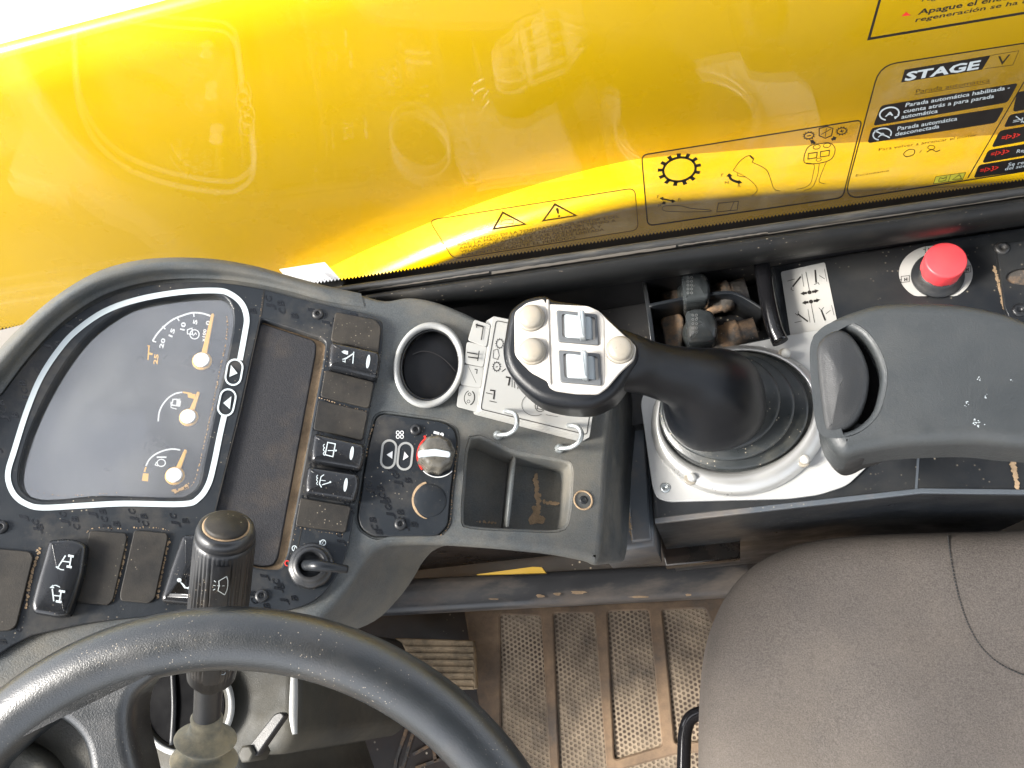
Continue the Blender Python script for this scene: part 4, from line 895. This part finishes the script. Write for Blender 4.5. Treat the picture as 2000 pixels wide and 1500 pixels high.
# red knob with round label
m = MB(); q = [p for p in ell(1828, 533, 72, 54, 0, 60)]; q = [(a, min(b, 578)) for a, b in q]; m.prism(q, CON, .0008, .0006); lb = m.build('knob_label', MT['booklet'], con)
m = MB(); h = .0012
for x, y, r_ in ((1815, 487, -5), (1888, 527, 0), (1768, 546, 0)):
    m.stroke([(x-8, y-6), (x+8, y-8), (x+8, y+4), (x-8, y+6)], CON, h, 1, closed=True); m.text('H', CON, h, (x-2, y+3), (x+4, y+2), (0, -6), off=.05); m.stroke([(x-12, y), (x-7, y)], CON, h, 1)
m.poly([(1805, 580), (1811, 578), (1810, 583)], CON, h); m.build('printed_marks', MT['ink'], lb)
kp = CON.hit(1830, 540); m = MB(); m.lathe(kp, V((0, 0, 1)), [(.0195, .0008), (.0195, .003), (.0175, .004), (.0170, .007), (.0155, .008), (.0150, .013)], 40); kb = m.build('selector_knob', MT['black'], con)
m = MB(); kr = .0152
m.lathe(kp, V((0, 0, 1)), [(kr*.96, .0115), (kr*1.0, .013), (kr*1.0, .0265), (kr*.97, .0285), (kr*.90, .029), (.0001, .0292)], 64, wob=lambda a, h_: 1+(-.035 if (.012 < h_ < .026 and math.cos(8*a) > .35) else 0)); m.build('red_cap', MT['pink'], kb)
# right-hand lock bracket
m = MB(); m.prism([(1946, 478), (2100, 452), (2100, 640), (1985, 650), (1962, 600)], CON, .003, .003, bev=.0008, holes=[ell(2000, 540, 36, 16, -4, 30)], hd=.003); lk = m.build('slotted_plate', MT['cond'], con)
screw(1957, 485, CON, .003, 1.3, con); screw(1991, 606, CON, .003, 1.3, con)
m = MB(); dusty(m, [(1941, 520), (1952, 560), (1961, 604)], CON, .0006, 5, 3); m.build('sand_streak', MT['sand'], con)
m = MB(); m.prism([(1965, 525), (2060, 510), (2060, 560), (1965, 560)], CON, .0003, .0002); m.build('slot_backing', MT['mud'], con)
m = MB(); dusty(m, [(1970, 868), (1980, 915), (1988, 955)], CON, .0006, 7, 3); m.build('sand_streak', MT['sand'], con)

# lever bay between joystick and window
bay = thing('lever_bay', 'muddy open tray with two short black lever switches behind the joystick', 'lever tray', CON.hit(1390, 600))
BP = FL(.565)
m = MB(); m.prism([(1256, 520), (1500, 495), (1540, 690), (1262, 720)], BP, -.01, .02); m.build('tray_floor', MT['mud'], bay)
m = MB()
def wallpx(m, pth, w_, z, dn):  m.prism([(a, b) for a, b in pth]+[(a+w_[0], b+w_[1]) for a, b in pth[::-1]], FL(z), 0, dn, bev=.0008)
wallpx(m, [(1253, 548), (1262, 600), (1272, 680)], (9, 0), .61, .05)
q = catmull([(1268, 596), (1330, 583), (1400, 572), (1440, 574), (1492, 604)], 5, False); m.prism([(a, b-3) for a, b in q]+[(a, b+3) for a, b in q[::-1]], FL(.612), 0, .04, bev=.0006)
m.build('bay_divider', MT['cond'], bay)
m = MB(); m.tube([FL(.62).hit(*p) for p in ((1486, 506), (1492, 540), (1500, 590), (1512, 640), (1524, 668))], [.0065]*5, seg=16); m.build('guard_bar', MT['gloss'], bay)
for (x, y, s_) in ((1358, 553, .95), (1369, 628, 1.05)):
    m = MB(); z0 = .585
    cx, cy = x, y
    m.prism(fillet([(x-30*s_, y-22*s_), (x-5*s_, y-28*s_), (x+22*s_, y-22*s_), (x+32*s_, y+5*s_), (x+28*s_, y+30*s_), (x-26*s_, y+36*s_)], 9), FL(.618), 0, .04, bev=.005, dome=.002)
    lv = m.build('lever_switch', MT['lens'], bay)
    m = MB(); m.lathe(BP.hit(x+2, y+40*s_), V((0, 0, 1)), [(.013, -.01), (.013, .012), (.016, .014), (.016, .024), (.012, .030)], 24); m.build('lever_boot', MT['gaiter'], lv)
    m = MB()
    for r0 in range(5):
        for c0 in range(2): m.stroke(ell(x-15*s_+c0*7, y-12*s_+r0*8*s_, 2.2, 2, n=8), FL(.6208), 0, .8, closed=True)
    m.build('faint_marks', MT['faint'], lv)
    m = MB(); m.lathe(FL(.59).hit(x+58*s_, y+28*s_), V((1, .1, .1)), [(.010, -.018), (.012, -.016), (.012, -.004), (.0135, -.003), (.0135, .006), (.011, .007), (.011, .02)], 24); m.build('pivot_sleeve', MT['mud'], lv)
    m = MB(); m.prism(catmull([(x-75*s_, y-5*s_), (x-50*s_, y-18*s_), (x-32*s_, y-8*s_), (x-34*s_, y+30*s_), (x-40*s_, y+60*s_), (x-62*s_, y+55*s_), (x-70*s_, y+25*s_)], 3), FL(.585), 0, .03, bev=.003); m.build('side_cover', MT['mud'], lv)

# ================================================================ JOYSTICK
js = thing('joystick', 'black joystick with cream button face on ribbed rubber gaiter', 'joystick', CON.hit(1440, 820))
m = MB(); m.prism([(1250, 780), (1300, 708), (1410, 680), (1600, 643), (1720, 700), (1745, 800), (1722, 868), (1700, 905), (1655, 948), (1600, 966), (1540, 974), (1305, 980), (1282, 972), (1274, 950)], CON, .0035, .003, bev=.0006, r=16); m.build('base_plate', MT['plate'], js)
BZ = [(1.0, .0035), (1.0, .006), (.985, .010), (.955, .0135), (.90, .0150), (.875, .0145), (.86, .012), (.85, .006)]
m = MB(); RR = []
for t_, h_ in ((0, .0035), (0, .0055), (.06, .0085), (.2, .0120), (.45, .0150), (.7, .0160), (.88, .0150), (.97, .0125), (1.0, .006)):
    o_ = ell(1444, 822, 173, 147, -10, 64); i_ = ell(1439, 804, 149, 116, -10, 64)
    RR.append([CON.hit(a[0]*(1-t_)+b[0]*t_, a[1]*(1-t_)+b[1]*t_, h_) for a, b in zip(o_, i_)])
m.loft(RR); bz = m.build('bezel_ring', MT['silver'], js)
for (x, y) in ((1532, 693), (1349, 935), (1569, 900)):
    m = MB(); m.lathe(CON.hit(x, y, .0120), V((0, 0, 1)), [(.0050, -.002), (.0050, .0016), (.0044, .0020)], 20); m.build('screw_recess', MT['button'], bz)
    m = MB(); m.lathe(CON.hit(x+3, y-2, .0142), V((0, 0, 1)), [(.0036, -.001), (.0036, .0025), (.0028, .0048), (.0001, .0055)], 18); m.build('screw_cap', MT['booklet'], bz)
screw(1299, 953, CON, .0035, 1.0, js, 'steel')
# gaiter
m = MB(); R = []; c0 = CON.hit(1438, 806, .010); c1 = at(1394, 770, .617)
NG = 46
for i in range(NG+1):
    t_ = i/NG; zz = t_
    c = c0.lerp(c1, t_**1.15)
    rad = (.0560*(1-t_)+.030*t_) + .0046*math.cos(2*PI*4.2*t_)*(1-.35*t_)
    R.append([c+V((math.cos(a)*rad*1.05, math.sin(a)*rad*(.86+.14*t_), .0)) for a in [2*PI*k/64 for k in range(64)]])
m.loft(R, cap1=True); m.build('rubber_gaiter', MT['gaiter'], js)
# grip: bell + neck as one loft
def rg(c, n, up, ra, rb, seg=40, p=2.3):
    n = n.normalized(); a = (up-n*up.dot(n)).normalized(); b = n.cross(a); out = []
    for k in range(seg):
        t_ = 2*PI*k/seg; cs, sn = math.cos(t_), math.sin(t_)
        out.append(c+a*ra*math.copysign(abs(cs)**(2/p), cs)+b*rb*math.copysign(abs(sn)**(2/p), sn))
    return out
UPY = V((0, 1, 0)); path = [(1394, 788, .629, .0372, .0372), (1394, 785, .624, .0385, .0380), (1393, 781, .618, .0388, .0380), (1391, 772, .607, .0362, .0355), (1384, 762, .595, .0318, .0315), (1366, 750, .584, .0265, .0270), (1335, 737, .574, .0208, .0225), (1295, 727, .565, .0182, .0198), (1255, 716, .557, .0178, .0185), (1215, 706, .549, .0205, .0180), (1180, 700, .545, .0240, .0150), (1150, 696, .543, .0270, .011)]
cs_ = [at(a, b, d_) for a, b, d_, _, _ in path]; R = []
pc = catmull([(*c, p[3], p[4]) for c, p in zip(cs_, path)], 5, False)
for i, q in enumerate(pc):
    p = V(q[:3]); tn = V(pc[min(i+1, len(pc)-1)][:3])-V(pc[max(i-1, 0)][:3]); f = min(1, i/26)
    n_ = (V((-.15, 0, 1)).lerp(tn.normalized(), f)).normalized()
    R.append(rg(p, n_, UPY, q[3], q[4]))
m = MB(); m.loft(R, cap0=True, cap1=True); m.build('hand_grip', MT['grip'], js)
HP = Plane(at(1110, 690, .537), (.05, -.08, 1))
hd = [(1061, 574), (1025, 581), (997, 602), (989, 625), (984, 655), (980, 680), (985, 710), (1000, 737), (1025, 762), (1052, 780), (1087, 790), (1125, 794), (1155, 792), (1182, 781), (1205, 764), (1228, 730), (1246, 700), (1244, 672), (1225, 651), (1200, 628), (1170, 604), (1137, 591), (1100, 586), (1078, 582)]
m = MB(); m.prism(catmull(hd, 4), HP, 0, .024, bev=.006, steps=6)
m.build('head_shell', MT['grip'], js)
fp = [(1006, 608), (1030, 590), (1062, 583), (1067, 593), (1148, 597), (1170, 607), (1190, 627), (1222, 657), (1243, 676), (1238, 702), (1212, 726), (1186, 757), (1168, 770), (1125, 769), (1084, 763), (1072, 756), (1069, 744), (1037, 727), (1015, 705), (1005, 692), (1004, 622)]
m = MB(); m.prism(fillet(fp, 7), HP, .0022, .003, bev=.0009); fpo = m.build('face_plate', MT['face'], js)
m = MB(); m.prism([(1067, 584), (1072, 584), (1077, 752), (1071, 750)], HP, .0032, .002, bev=.0009, r=2); m.prism(fillet([(1080, 598), (1160, 604), (1180, 620), (1180, 752), (1165, 762), (1092, 757), (1080, 745)], 10), HP, .0027, .0006, bev=.0004); m.build('face_step', MT['face'], fpo)
for x, y in ((1038, 622), (1040, 687), (1211, 684)):
    m = MB(); c_ = HP.hit(x, y, .002); m.lathe(c_, HP.n, [(.0094, 0), (.0092, .0018), (.0085, .0026), (.0082, .0026), (.0082, .0040), (.0078, .0054), (.0064, .0066), (.0042, .0073), (.0001, .0076)], 40); m.build('thumb_button', MT['button'], js)
for fr_, rl, fin in (([(1086, 605), (1166, 613), (1170, 674), (1090, 667)], [(1097, 613), (1162, 620), (1163, 664), (1098, 658)], [(1128, 604), (1141, 605), (1143, 658), (1130, 657)]),
                     ([(1090, 683), (1172, 690), (1175, 753), (1094, 746)], [(1100, 690), (1167, 697), (1169, 742), (1102, 737)], [(1134, 682), (1146, 683), (1148, 738), (1135, 736)])):
    m = MB(); m.prism(fr_, HP, .0044, .003, bev=.0008, r=5, holes=[rl], hd=.004); f_ = m.build('roller_frame', MT['rollframe'], js)
    m = MB(); R = []
    for k in range(15):
        a = PI*k/14; x_ = -math.cos(a); hgt = .0075*math.sin(a)
        f2 = .5+.5*x_*.98
        pt = V(rl[0]).lerp(V(rl[1]), f2); pb = V(rl[3]).lerp(V(rl[2]), f2)
        R.append([HP.hit(pt.x, pt.y, hgt-.001) if 1 else None, HP.hit(pb.x, pb.y, hgt-.001)])
    m.loft(R, closed=False)
    for s_ in (0, 1):
        i = m.ring([r_[s_] for r_ in R]+[R[-1][s_]-HP.n*.004, R[0][s_]-HP.n*.004]); m.face(i if s_ else i[::-1])
    ro = m.build('thumb_roller', MT['roller'], f_)
    m = MB(); m.prism(fin, HP, .0135, .010, bev=.0016, r=4); m.build('roller_fin', MT['roller'], f_)

# ================================================================ ARMREST
arm = thing('armrest', 'dark grey grained armrest pad with separate curved wrist bolster', 'armrest', FL(.6).hit(1800, 740))
AR = Plane(at(1800, 730, .515), (-.06, 0, 1))
po = [(1587, 655), (1600, 637), (1630, 617), (1665, 602), (1709, 589), (1755, 584), (1822, 584), (1890, 589), (1955, 602), (2010, 622), (2120, 680), (2130, 780), (2110, 866), (2003, 870), (1913, 862), (1822, 864), (1754, 869), (1690, 880), (1650, 888), (1622, 868), (1608, 830), (1598, 760), (1590, 700)]
ho = [(1594, 690), (1600, 664), (1618, 645), (1642, 637), (1662, 640), (1684, 654), (1704, 680), (1718, 714), (1721, 741), (1715, 775), (1704, 805), (1682, 828), (1655, 841), (1618, 843), (1606, 825), (1598, 760)]
m = MB(); m.prism(catmull(po, 4), AR, 0, .03, bev=.010, holes=[catmull(ho, 4)], hd=.016, hbev=.004, steps=7); m.build('arm_pad', MT['arm'], arm)
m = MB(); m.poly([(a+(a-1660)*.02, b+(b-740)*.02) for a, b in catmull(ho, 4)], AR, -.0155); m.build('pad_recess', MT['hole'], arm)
bo_ = [(1592, 690), (1598, 664), (1616, 647), (1640, 640), (1662, 650), (1684, 680), (1697, 715), (1699, 745), (1693, 780), (1680, 810), (1662, 830), (1640, 840), (1618, 842), (1607, 826), (1598, 760)]
m = MB(); m.prism(catmull(bo_, 4), AR, .002, .016, bev=.0055, dome=.003, steps=6); m.build('wrist_bolster', MT['arm2'], arm)
m = MB(); m.prism(catmull([(1612, 820), (1700, 820), (1740, 866), (1700, 885), (1676, 897), (1655, 899), (1636, 885), (1622, 862)], 4), AR, -.014, .035, bev=.008); m.build('arm_mount', MT['arm2'], arm)
m = MB(); random.seed(21)
for (x, y, n_, sp2) in ((1908, 826, 26, 9), (1912, 738, 7, 6), (1890, 790, 6, 8), (1924, 775, 5, 5), (1975, 743, 3, 3)):
    for _ in range(n_):
        a = random.gauss(0, sp2*.5); b = random.gauss(0, sp2*.4); r_ = random.uniform(.5, 2.1); m.poly([(x+a+r_*math.cos(q_)*random.uniform(.5, 1), y+b+r_*.8*math.sin(q_)*random.uniform(.5, 1)) for q_ in [2*PI*i/7 for i in range(7)]], AR, .0003)
m.build('white_scuff', MT['white'], arm)

# ================================================================ SEAT
seat = thing('operator_seat', 'brown-grey cloth operator seat cushion at lower right', 'seat', FL(.25).hit(1800, 1400))
SP = FL(.485); so_ = [(1364, 1640), (1364, 1520), (1365, 1400), (1372, 1300), (1388, 1228), (1418, 1162), (1462, 1110), (1525, 1072), (1610, 1050), (1750, 1040), (1900, 1036), (2050, 1032), (2300, 1030), (2500, 1040), (2600, 1200), (2600, 1700), (2500, 1900), (1900, 2000), (1450, 1950), (1370, 1800)]
op = [SP.to2(SP.hit(a, b)) for a, b in catmull(so_, 5)]
if area(op) < 0: op = op[::-1]
m = MB(); R = []; cx, cy = SP.to2(SP.hit(1900, 1450))
for f_, h_ in ((.97, -.11), (1.0, -.085), (1.005, -.05), (1.0, -.015), (.988, .006), (.965, .020), (.93, .030), (.88, .036), (.80, .038), (.7, .038), (.6, .036), (.5, .034), (.35, .032), (.2, .03), (.08, .03)):
    R.append([SP.to3((cx+(a-cx)*f_, cy+(b-cy)*f_), h_) for a, b in op])
R = [[p+V((0, 0, .0018*mnoise.noise(p*9)+.001*mnoise.noise(p*22))) for p in r_] for r_ in R]
# keep silhouette: shift so that visible outline is the traced one
m.loft(R, cap1=True); m.build('seat_cushion', MT['fabric'], seat)
m = MB()
stp = catmull([(1851, 1046), (1856, 1085), (1866, 1140), (1878, 1185), (1892, 1222), (1915, 1262), (1950, 1295), (2000, 1319), (2060, 1336)], 8, False)
HT = [(0, .030), (.08, .03), (.2, .03), (.35, .032), (.5, .034), (.6, .036), (.7, .038), (.80, .038), (.88, .036), (.93, .030), (.965, .020), (.988, .006), (1.0, -.015)]
def seat_h(q):
    d = V((q[0]-cx, q[1]-cy)); best = 1; bd = 9
    for a_, b_ in op:
        e = V((a_-cx, b_-cy)); an = abs(d.angle(e))
        if an < bd: bd = an; best = d.length/e.length
    for (f0, h0), (f1, h1) in zip(HT, HT[1:]):
        if f0 <= best <= f1: return h0+(h1-h0)*(best-f0)/(f1-f0)
    return -.02
def seat_pt(u, v):
    h_ = .03
    for _ in range(5): p = SP.hit(u, v, h_); h_ = seat_h(SP.to2(p))
    return p
for i in range(len(stp)-1):
    a, b = V(stp[i]), V(stp[i+1])
    m.tube([seat_pt(*a.lerp(b, .1))+SP.n*.0004, seat_pt(*a.lerp(b, .75))+SP.n*.0004], .00055, seg=6, sub=1)
m.build('stitched_seam', MT['thread'], seat)
m = MB(); m.tube([SP.up(-.10).hit(*p) for p in ((1334, 1560), (1336, 1470), (1339, 1425), (1352, 1400), (1385, 1390), (1440, 1388))], .0065, seg=16); m.build('adjuster_bar', MT['gloss'], seat)
m = MB(); m.box((.05, -.5, 0), (.75, -.02, .36)); m.build('seat_base', MT['conside'], seat)

# ================================================================ STEERING WHEEL
SWP = Plane(at(440, 1240, .40), (.24, -.25, .93))
sw = thing('steering_wheel', 'black grained steering wheel in the lower left foreground', 'steering wheel', SWP.hit(440, 1885))
m = MB(); cpx = ell(448, 1888, 646, 642, 0, 120); rim = []
m.tube([SWP.hit(*p) for p in cpx], .0150, seg=36, sub=1, closed=True, ref=SWP.n, sq=.92); m.build('rim', MT['wheel'], sw)
spk = [(-160, 1440), (-60, 1390), (40, 1345), (150, 1298), (240, 1268), (310, 1262), (372, 1262), (366, 1290), (325, 1314), (290, 1336), (262, 1362), (250, 1400), (252, 1450), (268, 1520), (290, 1620), (330, 1760), (200, 1760), (180, 1620), (170, 1520), (158, 1458), (128, 1420), (92, 1405), (50, 1412), (0, 1450), (-60, 1500), (-160, 1560)]
m = MB(); m.prism(catmull(spk, 4), SWP, .0095, .020, bev=.006, steps=7); m.build('spoke', MT['wheel'], sw)
m = MB(); m.prism([(-200, 1520), (0, 1395), (110, 1380), (200, 1440), (240, 1700), (-200, 1800)], SWP, -.014, .02, bev=.004, r=30); m.build('hub_cover', MT['hub'], sw)
m = MB(); m.prism(ell(10, 1575, 112, 118, 0, 60), SWP, -.004, .01, bev=.004, steps=5); m.build('hub_cap', MT['hub'], sw)
screw(6, 1492, SWP, -.004, .8, sw)

# ================================================================ STALK
stk = thing('wiper_stalk', 'black ribbed wiper stalk with push button rising behind the steering wheel', 'stalk', FL(.6).hit(400, 1480))
a = at(441, 1038, .425); b = at(428, 1190, .452); c = at(416, 1290, .468); d_ = at(408, 1335, .475); e_ = at(404, 1405, .487); f_ = at(396, 1530, .497)
ax = (a-c).normalized(); m = MB()
def cyl(m, p0, p1, prof, seg=72, wob=None):
    n_ = (p1-p0).normalized(); L_ = (p1-p0).length; m.lathe(p0, n_, [(r_, t_*L_) for r_, t_ in prof], seg, wob=wob)
cyl(m, c, a, [(.0135, -.12), (.0145, 0), (.0150, .1), (.0153, .5), (.0155, .93), (.0152, .955), (.0142, .965)], 160, wob=lambda q_, h_: 1+(.045*math.copysign(1, math.cos(40*q_)) if .002 < h_ < (a-c).length*.9 else 0))
gr = m.build('ribbed_grip', MT['stalk'], stk)
m = MB(); cyl(m, c, a, [(.0148, .955), (.0148, 1.0), (.0140, 1.03), (.0125, 1.035)], 48); m.build('end_collar', MT['black'], stk)
m = MB(); cyl(m, c, a, [(.0108, 1.02), (.0108, 1.052), (.0101, 1.062), (.0001, 1.064)], 40); m.build('push_button', MT['blank'], stk)
m = MB(); cyl(m, c, a, [(.0118, 1.034), (.0118, 1.037), (.0105, 1.037)], 40); m.build('sand_ring', MT['sand'], stk)
# flat label strip along the camera side of the grip
n_ = ax; tocam = (C-a); tocam = (tocam-n_*tocam.dot(n_)).normalized(); sd_ = n_.cross(tocam)
L_ = (a-c).length
def gp(s_, t_, rad=.0162): 
    ang = s_/rad; return c+n_*(t_*L_)+(tocam*math.cos(ang)+sd_*math.sin(ang))*rad
m = MB(); R = [[gp(s_, t_) for s_ in (-.0042, -.002, 0, .002, .0042)] for t_ in (-.02, .3, .6, .90)]; m.loft(R, closed=False); m.build('label_strip', MT['stalk'], gr)
m = MB()
def cs(m, pts, wd, rad=.01640):
    for (s0, t0), (s1, t1) in zip(pts, pts[1:]):
        d2 = V((s1-s0, (t1-t0)*L_)); n2 = V((-d2.y, d2.x)).normalized()*wd/2
        i = m.ring([gp(s0+n2.x, t0+n2.y/L_, rad), gp(s0-n2.x, t0-n2.y/L_, rad), gp(s1-n2.x, t1-n2.y/L_, rad), gp(s1+n2.x, t1+n2.y/L_, rad)]); m.face(i)
for sgn in (1,):
    cs(m, [(-.0040, .60), (.0040, .60)], .0003); cs(m, [(-.0040, .36), (.0040, .36)], .0003)
    for sg in (1,): cs(m, [(-.0010*sg, .800), (.0026*sg, .832), (.0034*sg, .80), (.0036*sg, .765), (.0034*sg, .73), (.0026*sg, .698), (-.0010*sg, .730), (-.0006*sg, .765), (-.0010*sg, .800)], .0004); cs(m, [(-.0036*sg, .765), (-.0024*sg, .765)], .0004); cs(m, [(-.0016*sg, .765), (-.0002*sg, .765)], .0004); cs(m, [(.0008*sg, .765), (.0020*sg, .765)], .0003); cs(m, [(-.0034*sg, .80), (-.0024*sg, .79)], .0004); cs(m, [(-.0034*sg, .73), (-.0024*sg, .74)], .0004)
m.build('printed_symbol', MT['white'], gr)
m = MB(); m.tube([c, c.lerp(d_, .5), d_], [.0142, .0128, .0085], seg=40); cn = m.build('end_cone', MT['stalk'], stk)
m = MB(); m.tube([d_+(c-d_)*.15, d_, e_, e_+(e_-d_)*.2], [.0082, .0080, .0078, .0078], seg=32); m.build('stem', MT['black'], stk)
CP = Plane(at(424, 1318, .455), C-at(424, 1318, .455)); m = MB(); m.stroke([(409, 1319), (418, 1315), (418, 1322)], CP, 0, 1.6, closed=True); m.stroke(ell(436, 1315, 4.5, 2.6, -20, 14), CP, 0, 1.5, closed=True); m.stroke([(447, 1311), (451, 1304)], CP, 0, 1.3); m.build('stalk_marks', MT['white'], cn)
m = MB(); nb = (e_-f_).normalized(); LB = (e_-f_).length
pf = [(.0225, -.1), (.0235, .05), (.0165, .17), (.0150, .22), (.0235, .36), (.0225, .40), (.0150, .50), (.0145, .56), (.0215, .68), (.0210, .72), (.0135, .80), (.0120, .88), (.0108, .92), (.0112, .97), (.0115, 1.02), (.0100, 1.07), (.0085, 1.06)]
pf2 = catmull(pf, 3, False)
m.lathe(f_, nb, [(r_*.80, t_*LB) for r_, t_ in pf2], 48, wob=lambda q_, h_: 1+.05*math.cos(2*q_)); m.build('rubber_boot', MT['boot'], stk)

# ---- roof of the cab overhead (out of the picture, shaped for shade and reflections)
rf = thing('cab_roof', 'dark cab roof lining overhead', 'roof', (.3, 0, 1.7))
m = MB(); m.box((-.12, -.6, 1.72), (1.1, .34, 1.76)); m.build('roof_lining', MT['roof'], rf)
m = MB(); m.box((-.80, -.6, 1.72), (-.1205, .13, 1.76)); m.build('front_roof_blocker', MT['roof'], rf)  # unseen panel added so the wheel reflects dark overhead
